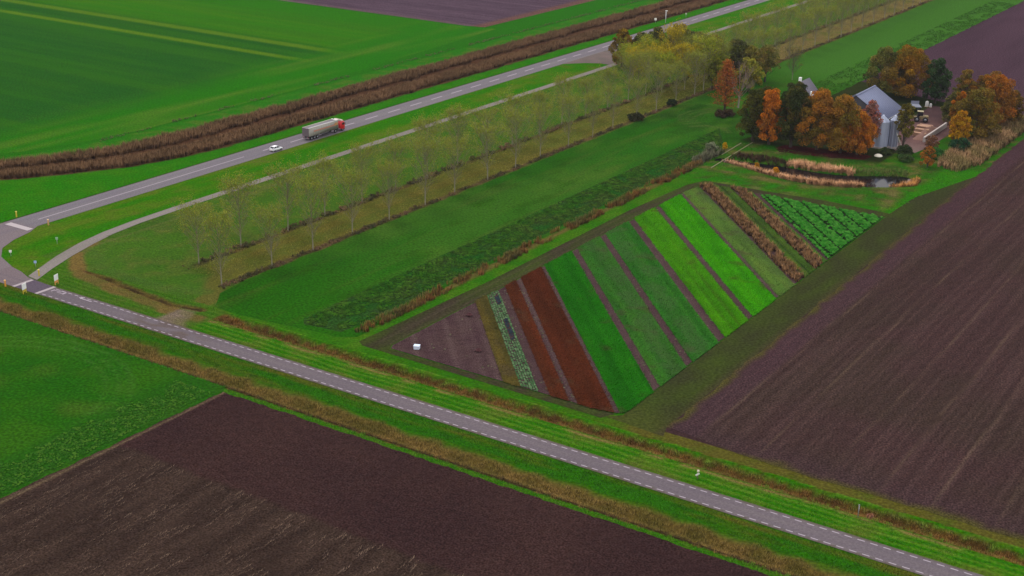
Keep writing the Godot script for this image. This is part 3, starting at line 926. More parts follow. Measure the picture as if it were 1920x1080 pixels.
	for g in [[-127.0, -124.2, 146.3], [-119.2, -113.3, 146.35]]:
		var c0: float = g[2]
		var pg := PackedVector2Array([Vector2(g[0], strip_n(c0 - 0.55, g[0])), Vector2(g[1], strip_n(c0 - 0.55, g[1])), Vector2(g[1], strip_n(c0 + 0.55, g[1])), Vector2(g[0], strip_n(c0 + 0.55, g[0]))])
		scatter("dark_cabbages", pg, 9.0, cab, M.blade, func(_e, _n): return C(44, 54, 62), 0.8, 1.1, "", "", null, func(_e, _n): return 0.08, cb)
	# pale weeds in the gaps between strips
	var weeds := poly([-128.4, 162, -84, 162, -84, 284, -128.4, 284])
	var gaps := [[153.4, 155.4, 0.75], [147.5, 149.8, 0.35], [162.6, 164.0, 0.3], [174.3, 176.5, 0.22], [186.0, 188.2, 0.25], [198.4, 201.0, 0.2], [210.6, 212.8, 0.25], [223.3, 224.8, 0.2]]
	var in_gap := func(e: float, n: float) -> bool:
		var k := n - 1.127 * (-84.3 - e)
		if not inside_poly(Vector2(e, n), plot_area): return false
		for g in gaps:
			if k > g[0] and k < g[1]: return n_fine.get_noise_2d(e * 1.5, n * 1.5) > 0.45 - g[2]
		return k < 141.0 and n_fine.get_noise_2d(e, n) > 0.42 and n_mid.get_noise_2d(e, n) > 0.1
	scatter("weeds", weeds, 1.4, leafy_mesh(56, 7, 0.3, 0.16, 0.16), M.blade, func(e, n): return C(104, 100, 82).lerp(C(76, 84, 52), rng.randf()), 0.4, 0.9, "pale weeds in the soil gaps between the crop strips", "weeds", in_gap, func(_e, _n): return 0.03)
	# the two tall brown crop rows
	var stalk := tuft_mesh(77, 16, 0.3, 1.15, 0.07, 0.55, 0.55)
	for s in [[232.9, 237.6, "broad band of tall dried brown crop beside the pale thin strip"], [242.9, 247.4, "second band of tall dried brown crop below the ridged green bed"]]:
		scatter("dried_crop", strip_poly(s[0], s[1]), 3.6, stalk, M.blade, func(e, n): return C(132, 98, 66).lerp(C(96, 76, 52), clampf(0.5 + n_fine.get_noise_2d(e, n) * 1.4, 0, 1)).lerp(C(176, 132, 92), rng.randf() * rng.randf()), 0.6, 1.2, s[2], "dried crop", null, func(_e, _n): return 0.03)
	# the ridged leafy bed
	var rb := base("ridged_leaf_bed", Vector3.ZERO)
	tag(rb, "triangular bed of dense green leaf crop in ridges beside the pond", "leaf crop", "", "stuff")
	var bed := Geometry2D.intersect_polygons(poly([-128, 297.5, -84.3, 249.2, -84.3, 284.2, -112.9, 284.2]), poly([-113.3, 284.2, -84.2, 251.0, -84.2, 284.2]))
	var ridge := func(e: float, n: float) -> bool:
		var k := n - 1.127 * (-84.3 - e)
		return fposmod(k - 251.3, 5.0) > 1.15 + 0.3 * n_fine.get_noise_2d(e, n)
	var bs := put("ridge_soil", sheet_mesh(poly([-113.3, 283.8, -84.3, 250.6, -84.3, 283.8]), 0.8, 0.8, 0.15, func(e, n): return C(34, 50, 28).lerp(C(44, 62, 34), clampf(0.5 + n_mid.get_noise_2d(e, n), 0, 1))), M.rough, rb)
	bs.set_meta("kind", "stuff")
	scatter("leaf_rows", poly([-113.3, 283.6, -84.4, 250.4, -84.4, 283.6]), 7.0, leafy_mesh(58, 10, 0.42, 0.38, 0.26), M.blade, func(e, n): return C(38, 100, 26).lerp(C(64, 122, 42), clampf(0.45 + n_fine.get_noise_2d(e, n) * 1.5, 0, 1)), 0.8, 1.2, "", "", ridge, func(_e, _n): return 0.15, rb)
	# white crate, two rusty heaps and a little clump left in the empty corner
	var t := base("white_crate", P(-124.2, 166.3, 0.03), 0.4)
	tag(t, "white tarpaulin covered crate standing alone on the empty soil corner", "crate")
	put("crate_body", box_mesh(Vector3(0, 0.3, 0), Vector3(0.95, 0.6, 0.85), 0.05), mat(C(190, 200, 214), 0.7), t)
	put("tarp_cover", box_mesh(Vector3(0, 0.64, 0), Vector3(1.05, 0.08, 0.95), 0.03), mat(C(192, 206, 224), 0.7), t)
	for q in [[-125.4, 183.4, "dark red plant clump on the bare soil near the olive strip's upper end"], [-115.3, 171.3, "dark red plant clump on the bare soil near the olive strip's middle"]]:
		var o := put("red_plant", leafy_mesh(60, 40, 0.8, 0.5, 0.4), mat(C(58, 20, 24), 0.95), null)
		o.position = P(q[0], q[1], 0.03)
		tag(o, q[2], "plant", "red plants on the bare soil")

# ==================================================================== pond
func build_pond():
	var w := StandardMaterial3D.new()
	w.albedo_color = C(16, 15, 17)
	w.roughness = 0.05
	w.metallic_specular = 0.2
	var st := SurfaceTool.new()
	var pg := poly([-137, 309.5, -136.6, 305.0, -130, 303.0, -122, 300.6, -114, 299.2, -106, 299.6, -99, 302.0, -92.6, 306.5, -87.6, 312.5, -87.2, 319.5, -92, 321.2, -99, 318.0, -105, 315.2, -112, 313.8, -120, 313.0, -128, 312.0])
	var o := put("pond_water", sheet_mesh(pg, 2.0, 2.0, -0.5, func(_e, _n): return Color.WHITE, 10.0), w)
	tag(o, "dark still water of the narrow pond below the farm", "", "", "structure")
	var bed := func(e: float, n: float) -> Color: return C(88, 38, 38).lerp(C(62, 40, 34), clampf(0.4 + n_mid.get_noise_2d(e, n), 0, 1))
	sheet("bare_bed", poly([-127, 325.6, -124.5, 322.4, -112, 324.6, -104, 328.2, -103.5, 333, -112, 333, -126, 330]), 0.8, 0.8, 0.03, bed, M.soil, "reddish bare soil bed under the row of autumn trees")
	# boards along the grass dam at the pond's end
	for q in [[-132.6, 297.5, 327.0, "longer pale boards edging the grassy dam at the pond's end"], [-135.2, 310.5, 324.5, "shorter pale boards edging the far side of the grassy dam"]]:
		var l: float = q[2] - q[1]
		var b := put("edging_board", box_mesh(Vector3(0, 0.06, 0), Vector3(0.28, 0.16, l), 0.03), mat(C(100, 97, 64), 0.9))
		b.position = P(q[0] - 0.4, q[1] + l * 0.5)
		b.rotation.y = 0.06
		tag(b, q[3], "board")

# ==================================================================== grass, verges, reeds
func build_grass_cover():
	var tuft := tuft_mesh(201, 6, 0.24, 0.16, 0.05, 0.8, 1.0)
	var tall := tuft_mesh(202, 9, 0.36, 0.34, 0.05, 1.1, 1.0)
	var hf := func(e, n): return ground_height(e, n)
	scatter("verge_grass", poly([-198, 150.9, -30, 150.9, -30, 155.4, -160, 155.6, -166, 163, -198, 163]), 7.0, tuft, M.blade, gcol, 0.5, 1.0, "short grass of the verge north of the country road", "grass", null, hf)
	scatter("verge_grass", poly([-200, 142.0, -28, 142.0, -28, 146.3, -200, 146.3]), 7.0, tuft, M.blade, gcol, 0.6, 1.2, "short grass of the verge south of the country road", "grass", null, hf)
	scatter("ditch_grass", poly([-205, 137.0, -28, 136.9, -28, 142.9, -205, 142.9]), 10.0, tall, M.blade, gcol, 0.6, 1.1, "dry brown grass filling the ditch south of the country road", "grass", func(e, n): return n < 141.0 + n_mid.get_noise_2d(e, n) * 1.6, hf)
	scatter("ditch_grass", poly([-160, 155.9, -24, 155.8, -24, 159.2, -160, 159.2]), 11.0, tall, M.blade, gcol, 0.6, 1.15, "rusty brown grass filling the ditch along the plots and brown field", "grass", null, hf)
	scatter("strip_grass", poly([-138, 135.7, -40, 135.9, -40, 136.9, -138, 136.8]), 9.0, tuft, M.blade, gcol, 0.7, 1.3, "bright green grass edge along the foreground ploughed field", "grass", null, hf)
	# leafy crop strip, and its ragged neighbour in the south-west field
	var lf := leafy_mesh(203, 10, 0.3, 0.24, 0.14)
	scatter("leafy_crop", poly([-148, 166, -146, 164, -139, 165, -138.6, 318, -147, 334]), 8.0, lf, M.blade, crop_leaf, 0.7, 1.2, "long strip of ragged dark green leaf crop beside the pasture", "leaf crop", func(e, n): return n_mid.get_noise_2d(e * 1.5, n * 0.7) > -0.28 and (e < -141.0 or n_fine.get_noise_2d(e, n) > -0.15), func(_e, _n): return 0.03)
	scatter("leafy_crop", poly([-148, 384, -137.2, 384, -137.2, 620, -148, 620]), 2.5, lf, M.blade, crop_leaf, 0.7, 1.2, "rough green leaf crop along the distant ploughed field", "leaf crop", func(e, n): return n_mid.get_noise_2d(e, n * 0.5) > -0.25, func(_e, _n): return 0.03)
	scatter("leafy_crop", poly([-147.5, 136, -139.6, 135.2, -139.8, 95, -149, 95]), 9.0, lf, M.blade, func(e, n): return C(42, 86, 20).lerp(C(66, 102, 30), clampf(0.4 + n_fine.get_noise_2d(e, n) * 1.4, 0, 1)), 0.5, 0.9, "ragged leafy strip along the edge of the foreground soil", "leaf crop", func(e, n): return e > -146.5 + n_mid.get_noise_2d(e, n) * 3.0 and n < 134.5, func(_e, _n): return 0.03)
	# rough grass between path, saplings and pond
	scatter("rough_grass", poly([-210.5, 640, -210.5, 178, -205, 166, -170, 166, -170, 640]), 1.5, tall, M.blade, gcol, 0.3, 0.75, "rough grass between the cycle path and the rows of saplings", "grass", func(e, n): return (e < -182.5 or e > -171.5) and n_mid.get_noise_2d(e, n) > -0.2, hf)
	scatter("rough_grass", poly([-137, 288, -84, 290, -79, 334, -100, 326, -137, 326]), 3.0, tall, M.blade, gcol, 0.3, 0.8, "rough grass round the pond below the farm", "grass", func(e, n): return pond_depth(e, n) < 0.2, hf)
	scatter("rough_grass", poly([-182.4, 172, -170.8, 170, -170.8, 600, -182.4, 600]), 3.0, tuft, M.blade, func(e, n): return gcol(e, n).lerp(C(140, 130, 66), clampf(0.5 + n_fine.get_noise_2d(e, n * 0.4), 0.1, 0.9)), 0.5, 1.3, "straw and olive grass of the mown lane between the saplings", "grass", null, hf)
	# low brambles along both sides of the mown lane
	var br := leafy_mesh(204, 12, 0.6, 0.6, 0.22)
	var bc := func(e: float, n: float) -> Color: return C(92, 72, 54).lerp(C(52, 56, 36), clampf(0.5 + n_mid.get_noise_2d(e, n) * 1.8, 0, 1)).lerp(C(124, 100, 70), rng.randf() * 0.4)
	scatter("brambles", poly([-184.2, 172, -182.0, 171, -182.0, 600, -184.2, 600]), 2.6, br, M.blade, bc, 0.5, 1.2, "low brown brambles along the far side of the mown lane", "brambles", func(e, n): return n_mid.get_noise_2d(e * 0.5, n) > -0.12, hf)
	scatter("brambles", poly([-171.4, 168, -169.5, 168, -169.4, 600, -171.3, 600]), 2.6, br, M.blade, bc, 0.35, 0.9, "low brown brambles along the pasture side of the mown lane", "brambles", func(e, n): return n_mid.get_noise_2d(e * 0.5, n) > -0.1, hf)
	scatter("brambles", poly([-270, 226, -268.2, 226, -268.2, 560, -270, 560]), 1.6, br, M.blade, func(e, n): return C(64, 82, 46).lerp(C(88, 92, 56), rng.randf()), 0.3, 0.8, "dark weeds along the ditch at the wheat field's edge", "weeds", func(e, n): return n_mid.get_noise_2d(e * 0.3, n * 0.5) > -0.22)

func build_reeds():
	var reed := tuft_mesh(301, 10, 0.34, 1.9, 0.07, 0.4, 0.75)
	var hf := func(e, n): return ground_height(e, n)
	var rc := func(e: float, n: float) -> Color: return C(116, 88, 63).lerp(C(95, 74, 52), clampf(0.5 + n_mid.get_noise_2d(e * 0.6, n * 0.3) * 1.6, 0, 1)).lerp(C(136, 106, 80), rng.randf() * 0.4)
	var far := poly([-290, 190, -236, 190, -236, 620, -290, 620])
	var in_ditch := func(e: float, n: float) -> bool:
		var x: float = e - reed_shift(n) + n_warp.get_noise_2d(e, n) * 1.2
		if x > -251.6 and x < -247.2: return false
		return x > -258.2 and x < -240.2 and n_mid.get_noise_2d(e * 0.7, n * 0.4) > -0.55
	scatter("reed_bed", far, 6.5, reed, M.blade, rc, 0.55, 0.95, "long brown reed bed in two bands along the main road", "reeds", in_ditch, hf)
	# pond
	var pr := func(e: float, n: float) -> Color: return C(218, 166, 126).lerp(C(188, 142, 104), clampf(0.5 + n_mid.get_noise_2d(e, n) * 1.2, 0, 1))
	var small := tuft_mesh(302, 12, 0.4, 1.6, 0.07, 0.35, 0.8)
	var near_bank := func(e: float, n: float) -> bool: return not (e > -96.2 and e < -91.2 and n > 302.5) and n_fine.get_noise_2d(e, n) > -0.42
	scatter("pond_reeds", poly([-133.5, 306.6, -131, 305.4, -120, 301.0, -112, 298.8, -105.5, 299.0, -99.7, 301.2, -95.6, 304.0, -96.6, 306.6, -100.5, 303.8, -105.5, 301.6, -112, 301.2, -120, 303.4, -130.5, 307.0]), 7.0, small, M.blade, pr, 0.75, 1.1, "sandy pink reeds along the near bank of the pond", "reeds", near_bank, hf)
	scatter("pond_reeds", poly([-91.4, 309.5, -89.4, 309.6, -86.6, 314.0, -86.6, 318.6, -88.6, 319.4, -89.4, 314.6]), 6.0, small, M.blade, func(_e, _n): return C(206, 142, 84).lerp(C(170, 124, 70), rng.randf()), 0.75, 1.1, "orange brown reeds round the pond's near end", "reeds", null, hf)
	scatter("pond_reeds", poly([-118.5, 311.0, -110, 311.6, -101.4, 313.8, -101.8, 315.8, -108, 315.6, -117, 315.0]), 6.0, small, M.blade, pr, 0.7, 1.05, "sandy reeds on the far bank in the middle of the pond", "reeds", null, hf)
	scatter("pond_reeds", poly([-133, 309.4, -125, 310.4, -118, 311.0, -117, 314.2, -125, 315.4, -132, 313.6]), 5.0, small, M.blade, func(_e, _n): return C(78, 58, 42).lerp(C(58, 48, 36), rng.randf()), 0.5, 0.8, "dark brown sedge on the far bank by the grassy dam", "reeds", null, hf)
	scatter("pond_reeds", poly([-101.5, 314.8, -95, 317.8, -90, 320.4, -91.5, 324, -98, 321.5, -102, 318]), 5.0, small, M.blade, func(_e, _n): return C(86, 108, 50).lerp(C(112, 112, 62), rng.randf()), 0.35, 0.65, "greenish sedge on the far bank near the sluice", "reeds", null, hf)
	# reed and scrub bank east of the farm
	var sc := func(e: float, n: float) -> Color: return C(160, 126, 92).lerp(C(120, 104, 66), clampf(0.5 + n_mid.get_noise_2d(e, n) * 1.4, 0, 1)).lerp(C(84, 92, 48), clampf(n_big.get_noise_2d(e * 2, n * 2), 0, 0.6))
	scatter("bank_reeds", poly([-87, 333, -81.5, 331, -78.5, 340, -77.6, 400, -85, 400, -87.5, 372, -88.5, 345]), 4.0, reed, M.blade, sc, 0.7, 1.15, "tall straw coloured reeds on the bank east of the farm", "reeds")
	# sandy reeds and tall grass between the leaf crop and the track
	var bc := func(e: float, n: float) -> Color: return C(138, 94, 54).lerp(C(104, 96, 56), clampf(0.4 + n_mid.get_noise_2d(e * 0.6, n * 0.6) * 1.8, 0, 1))
	var tall := tuft_mesh(303, 12, 0.35, 1.2, 0.06, 0.45, 0.5)
	scatter("bank_grass", poly([-137.6, 166, -135.2, 166, -135.0, 300, -137.8, 304]), 5.0, tall, M.blade, bc, 0.5, 1.1, "ragged orange brown grass along the track side of the leaf crop", "grass", func(e, n): return n_mid.get_noise_2d(e * 0.6, n * 0.6) > -0.25)
	scatter("pale_shrubs", poly([-139, 300, -135.5, 300, -135.5, 313, -139, 313]), 3.0, tall, M.blade, func(_e, _n): return C(112, 112, 88), 0.9, 1.5, "grey green reeds where the bank meets the pond dam", "reeds")

# ==================================================================== trees
var leaf_pos := PackedVector3Array()
var leaf_col := PackedColorArray()

func leaves_begin():
	leaf_pos = PackedVector3Array(); leaf_col = PackedColorArray()

func leaf(p: Vector3, s: float, c: Color):
	var u := Vector3(rng.randfn(), rng.randfn() * 0.8, rng.randfn()).normalized()
	var v := u.cross(Vector3(rng.randfn(), rng.randfn(), rng.randfn())).normalized()
	u *= s * 0.5; v *= s * 0.36
	var k := rng.randf_range(0.86, 1.13)
	var cc := Color(c.r * k, c.g * k, c.b * k).clamp()
	for q in [p + u, p + v, p - u, p + u, p - u, p - v]:
		leaf_pos.append(q); leaf_col.append(cc)

func leaves_end() -> ArrayMesh:
	var arr := []
	arr.resize(Mesh.ARRAY_MAX)
	arr[Mesh.ARRAY_VERTEX] = leaf_pos; arr[Mesh.ARRAY_COLOR] = leaf_col
	var st := SurfaceTool.new()
	st.create_from_arrays(arr)
	st.generate_normals()
	return st.commit()

func pick(pal: Array) -> Color:
	var a: Color = pal[rng.randi() % pal.size()]
	var b: Color = pal[rng.randi() % pal.size()]
	return a.lerp(b, rng.randf() * 0.5)

func broadleaf(called: String, label: String, e: float, n: float, h: float, w: float, pal: Array, opt := {}) -> Node3D:
	var t := base(called, P(e, n))
	tag(t, label, "tree")
	var low: float = opt.get("low", 0.03)
	w *= float(opt.get("wide", 1.22))
	var dens: float = opt.get("dens", 1.0)
	var size: float = opt.get("leaf", 0.38)
	var bark: Color = opt.get("bark", C(62, 54, 46))
	var blobs := int(opt.get("blobs", 40) * 1.8)
	var tw: SurfaceTool = SurfaceTool.new()
	tw.begin(Mesh.PRIMITIVE_TRIANGLES)
	var r0 := h * 0.02
	tube(tw, Vector3(0, -0.2, 0), Vector3(0, h * 0.3, 0), r0 * 1.3, r0 * 0.9, 8, bark)
	tube(tw, Vector3(0, h * 0.3, 0), Vector3(rng.randf_range(-0.3, 0.3), h * 0.72, rng.randf_range(-0.3, 0.3)), r0 * 0.9, r0 * 0.3, 7, bark)
	leaves_begin()
	var y0 := h * low
	var hy := (h - y0) * 0.5
	var top_w: float = opt.get("top", 0.62)
	for k in blobs:
		# clump centres spread over an uneven shell, narrower towards the top
		var v := (k + 0.5) / blobs
		var a := k * 2.39996 + rng.randf_range(-0.5, 0.5)
		var yy := y0 + (h - y0) * (0.1 + 0.82 * v)
		var prof := sqrt(maxf(0.02, 1.0 - pow(absf((yy - y0) / (h - y0) - 0.42) / 0.66, 2.0)))
		prof = lerpf(prof, prof * top_w, smoothstep(0.5, 1.0, v))
		var rad := w * 0.5 * prof * rng.randf_range(0.48, 0.98)
		if k % 4 == 0: rad *= 0.35
		var c := Vector3(cos(a) * rad, yy, sin(a) * rad)
		var br := w * rng.randf_range(0.08, 0.17) * (1.0 if v < 0.8 else 0.85)
		tube(tw, Vector3(0, clampf(yy - rad * 0.7 - 1.0, h * 0.12, h * 0.7), 0), c, r0 * 0.35, r0 * 0.1, 4, bark)
		var bc := pick(pal) * 1.04
		var cnt := int(210 * dens * pow(br / (size * 3.0), 1.4)) + 20
		for i in cnt:
			var d := Vector3(rng.randfn(), rng.randfn(), rng.randfn()).normalized()
			if d.y < -0.35 and rng.randf() < 0.55: d.y = -d.y
			var p := c + d * br * Vector3(1.0, 0.82, 1.0) * (0.35 + 0.75 * sqrt(rng.randf()))
			if p.y < 0.25: continue
			leaf(p, size * rng.randf_range(0.65, 1.25), bc.lerp(pick(pal), 0.15))
	put("trunk", smooth_commit(tw), M.bark, t)
	put("crown", leaves_end(), M.leaf, t)
	return t

func conical(called: String, label: String, e: float, n: float, h: float, w: float, pal: Array) -> Node3D:
	var t := base(called, P(e, n))
	tag(t, label, "tree")
	var tw := SurfaceTool.new()
	tw.begin(Mesh.PRIMITIVE_TRIANGLES)
	tube(tw, Vector3(0, -0.2, 0), Vector3(0, h * 0.93, 0), 0.3, 0.05, 7, C(52, 40, 34))
	leaves_begin()
	for k in 62:
		var v := k / 62.0
		var y := h * (0.1 + 0.88 * v)
		var a := k * 2.39996
		var len_ := w * 0.5 * pow(1.0 - v, 0.62) * rng.randf_range(0.78, 1.1) * (0.75 + 0.25 * smoothstep(0.0, 0.15, v))
		var tip := Vector3(cos(a) * len_, y + len_ * 0.25, sin(a) * len_)
		tube(tw, Vector3(0, y - len_ * 0.1, 0), tip, 0.06, 0.02, 3, C(58, 44, 36))
		var bc := pick(pal)
		for i in 95:
			var f := pow(rng.randf(), 0.7)
			var p := Vector3(0, y, 0).lerp(tip, f) + Vector3(rng.randfn(), rng.randfn() * 0.8, rng.randfn()) * (0.16 + 0.34 * f)
			leaf(p, rng.randf_range(0.22, 0.4), bc.lerp(pick(pal), 0.3))
	put("trunk", smooth_commit(tw), M.bark, t)
	put("crown", leaves_end(), M.leaf, t)
	return t

func twiggy(tw: SurfaceTool, from: Vector3, to: Vector3, r: float, depth: int, col: Color, ends: Array, spread: float):
	tube(tw, from, to, r, r * 0.5, 4 if depth > 1 else 3, col)
	ends.append(to)
	if depth == 0: return
	for i in 4:
		var f := rng.randf_range(0.35, 1.0)
		var p := from.lerp(to, f)
		var d := (to - from).normalized() + Vector3(rng.randfn(), rng.randf_range(-0.1, 0.7), rng.randfn()) * spread
		twiggy(tw, p, p + d.normalized() * (to - from).length() * rng.randf_range(0.35, 0.6), r * 0.45, depth - 1, col, ends, spread)

func sapling(seed_: int, h: float, w: float, leaves: int, pal: Array, twig: Color, top_heavy: float, lsize := 0.24) -> Node3D:
	# a young poplar: pale stem, steep thin branches, leaves left mostly near the top
	var r := rng.state
	rng.seed = seed_
	var t := Node3D.new()
	var tw := SurfaceTool.new(); tw.begin(Mesh.PRIMITIVE_TRIANGLES)
	var br := SurfaceTool.new(); br.begin(Mesh.PRIMITIVE_TRIANGLES)
	var stem := C(128, 122, 106)
	var lean := Vector3(rng.randf_range(-0.25, 0.25), 0, rng.randf_range(-0.25, 0.25))
	tube(tw, Vector3(0, -0.2, 0), Vector3(0, h * 0.3, 0) + lean * 0.3, 0.13, 0.1, 7, stem)
	tube(tw, Vector3(0, h * 0.3, 0) + lean * 0.3, Vector3(0, h * 0.95, 0) + lean, 0.1, 0.03, 6, stem.lerp(twig, 0.8))
	var ends := []
	for k in 36:
		var v := k / 36.0
		var y := h * (0.16 + 0.72 * v)
		var a := k * 2.39996 + rng.randf_range(-0.4, 0.4)
		var rr := w * 0.5 * (0.55 + 0.9 * v) if v < 0.5 else w * 0.5 * (1.05 - pow((v - 0.5) / 0.62, 1.8))
		rr *= rng.randf_range(0.7, 1.1)
		var up := rr * rng.randf_range(0.9, 1.5) + 0.6
		twiggy(br, Vector3(0, y, 0) + lean * v, Vector3(cos(a) * rr, minf(y + up, h), sin(a) * rr) + lean * v, 0.05, 2, twig, ends, 0.6)
	leaves_begin()
	for i in leaves:
		var p: Vector3 = ends[rng.randi() % ends.size()]
		var keep := pow(clampf(p.y / h, 0.05, 1.0), top_heavy)
		if rng.randf() > keep: continue
		leaf(p + Vector3(rng.randfn(), rng.randfn(), rng.randfn()) * 0.33, lsize * rng.randf_range(0.7, 1.25), pick(pal))
	put("trunk", smooth_commit(tw), M.bark, t)
	put("branches", smooth_commit(br), M.bark, t)
	put("crown", leaves_end(), M.leaf, t)
	rng.state = r
	return t

var ordinals := ["first", "second", "third", "fourth", "fifth", "sixth", "seventh", "eighth", "ninth", "tenth", "eleventh", "twelfth", "thirteenth", "fourteenth", "fifteenth", "sixteenth", "seventeenth", "eighteenth", "nineteenth", "twentieth", "twenty-first", "twenty-second", "twenty-third", "twenty-fourth", "twenty-fifth", "twenty-sixth", "twenty-seventh", "twenty-eighth", "twenty-ninth", "thirtieth", "thirty-first", "thirty-second", "thirty-third", "thirty-fourth", "thirty-fifth", "thirty-sixth", "thirty-seventh", "thirty-eighth", "thirty-ninth", "fortieth"]

func build_trees():
	# ---- the two rows of young poplars along the mown lane
	var pal_thin := [C(126, 134, 42), C(114, 130, 50), C(134, 130, 40), C(112, 122, 56), C(122, 120, 60)]
	var twig := C(116, 110, 84)
	var kinds := []
	for k in 8: kinds.append(sapling(900 + k, 12.6, 6.2 + 0.3 * (k % 3), 6900, pal_thin, twig, 1.9, 0.2))
	for row in 2:
		for k in 38:
			var e := -170.6 if row == 0 else -183.0
			var n := (169.3 if row == 0 else 175.1) + 12.42 * k
			if n > 636.0: continue
			if row == 1 and n > 366.0 and n < 378.0: continue
			var src: Node3D = kinds[(k * 5 + row * 2 + (k / 4)) % 8]
			var t: Node3D = src.duplicate()
			t.name = numbered("poplar_sapling")
			add_child(t)
			t.position = P(e + rng.randf_range(-0.4, 0.4), n + rng.randf_range(-0.5, 0.5))
			t.rotation.y = rng.randf() * TAU
			var s := rng.randf_range(0.84, 1.08) * (0.92 if k == 0 else 1.0)
			t.scale = Vector3(s * rng.randf_range(0.85, 1.1), s * rng.randf_range(0.94, 1.06), s * rng.randf_range(0.85, 1.1))
			var side := "along the pasture" if row == 0 else "nearer the path"
			tag(t, "thin poplar sapling, %s from the country road in the row %s" % [ordinals[k], side], "tree", "poplar saplings lining the mown lane")
	for t in kinds: t.free()

	# ---- the grove by the farm entrance
	var lime := [C(140, 146, 36), C(122, 138, 42), C(152, 144, 34), C(108, 124, 46)]
	var yel := [C(170, 146, 26), C(156, 138, 30), C(138, 130, 38)]
	var drk := [C(70, 76, 40), C(82, 88, 42), C(60, 64, 40), C(98, 88, 50)]
	var oli := [C(98, 98, 42), C(114, 108, 44), C(84, 90, 44), C(122, 102, 52)]
	var och := [C(124, 96, 30), C(104, 84, 34), C(132, 108, 30), C(88, 72, 36)]
	for q in [
		[-208.3, 391.8, 12.8, 6.6, och, "ochre leafed tree at the edge of the grove nearest the main road"],
		[-202.7, 394.5, 11.9, 7.6, drk, "dark leafed round tree behind the low lime saplings of the grove"],
		[-201.2, 402.5, 12.9, 7.4, drk, "tallest dark tree standing at the back of the grove by the road"],
		[-198.1, 413.0, 12.6, 8.6, oli, "grey olive tree at the back of the grove in front of the main road"],
		[-190.0, 410.0, 11.5, 8.6, drk, "dark tree behind the yellow poplar in the middle of the grove"],
		[-184.0, 404.0, 11.5, 8.0, oli, "broad olive tree at the far side of the grove near the cycle path"],
		[-176.6, 392.6, 14.4, 8.6, oli, "large olive tree between the lime poplars and the rusty conical tree"],
		[-169.3, 394.0, 14.0, 7.4, drk, "dark olive tree behind the rusty conical tree"],
		[-160.0, 384.0, 10.5, 6.4, [C(128, 128, 44), C(112, 116, 46), C(138, 122, 40)], "yellow olive tree between the rusty conical tree and the thin dark stemmed one"],
		[-168.5, 381.0, 11.5, 6.2, [C(124, 128, 42), C(108, 114, 44)], "yellow green tree right behind the rusty conical tree"],
		[-164.6, 394.5, 12.4, 6.8, oli, "smaller olive tree next to the bare pale birch"]]:
		broadleaf("grove_tree", q[5], q[0], q[1], q[2], q[3], q[4], {"dens": 1.0, "leaf": 0.42, "blobs": 34, "low": 0.06})
	var grove := [
		[-186.5, 383.8, 15.5, 5.6, yel, "tall golden poplar at the middle of the grove"],
		[-191.8, 379.6, 11.8, 5.4, lime, "pale lime poplar at the left of the golden grove poplar"],
		[-184.5, 372.6, 10.6, 6.0, yel, "short yellow poplar in front of the golden grove poplar"],
		[-200.4, 383.1, 7.4, 4.4, lime, "small pale lime poplar closest to the farm entrance"],
		[-176.8, 374.0, 12.5, 6.0, yel, "yellow poplar with a pale bare stem at the front of the grove"],
		[-171.6, 376.5, 15.2, 6.2, lime, "tall lime poplar standing beside the rusty conical tree"],
		[-180.5, 366.0, 10.5, 5.4, lime, "low lime poplar at the near corner of the grove"],
		[-190.5, 369.5, 10.0, 6.0, yel, "yellowish young poplar where the sapling rows meet the grove"],
		[-196.5, 377.5, 9.5, 6.0, lime, "lime young poplar beside the cycle path in front of the grove"]]
	for i in grove.size():
		var q: Array = grove[i]
		var t := sapling(950 + i, q[2], q[3] * 1.1, 6500, q[4], C(120, 110, 84), 0.75, 0.3)
		t.name = numbered("grove_poplar")
		add_child(t)
		t.position = P(q[0], q[1])
		tag(t, q[5], "tree")

	# ---- single trees west of the farm
	conical("rusty_conifer", "rusty red conical tree at the corner of the pasture", -155.0, 355.6, 15.0, 9.8, [C(150, 82, 40), C(132, 72, 38), C(160, 96, 44), C(120, 82, 44)])
	var bare := Node3D.new()
	bare.name = "bare_birch"
	add_child(bare)
	bare.position = P(-153.4, 361.5)
	tag(bare, "bare pale pinkish birch beside the rusty conical tree", "tree")
	var bt := SurfaceTool.new(); bt.begin(Mesh.PRIMITIVE_TRIANGLES)
	tube(bt, Vector3(0, -0.2, 0), Vector3(0.2, 4.2, 0), 0.3, 0.2, 7, C(140, 134, 126))
	put("trunk", smooth_commit(bt), M.bark, bare)
	var bb := SurfaceTool.new(); bb.begin(Mesh.PRIMITIVE_TRIANGLES)
	var ends := []
	for k in 13:
		var a := k * 2.39996
		twiggy(bb, Vector3(0.2, 2.6 + k * 0.14, 0), Vector3(cos(a) * 3.6, 7.0 + (k % 4) * 1.1, sin(a) * 3.6), 0.08, 3, C(118, 98, 96), ends, 0.5)
	put("branches", smooth_commit(bb), M.bark, bare)
	broadleaf("thin_tree", "thin olive tree with a dark stem behind the bare birch", -161.3, 399.7, 11.8, 8.0, oli, {"dens": 0.45, "low": 0.28, "wide": 1.0, "leaf": 0.36, "bark": C(46, 40, 36)})
	var t2 := sapling(970, 9.5, 6.0, 900, oli, C(84, 78, 62), 0.6, 0.26)
	t2.name = "thin_shrub_tree"
	add_child(t2)
	t2.position = P(-155.5, 408.0)
	tag(t2, "nearly bare greyish tree standing on the far pasture behind the house", "tree")

	# ---- the autumn row in front of the farm
	var grn := [C(62, 68, 28), C(78, 78, 30), C(52, 58, 30), C(92, 84, 30)]
	var org := [C(176, 98, 28), C(194, 112, 32), C(156, 92, 32), C(128, 84, 34)]
	var dgn := [C(56, 64, 32), C(46, 56, 32), C(74, 74, 34), C(94, 80, 32)]
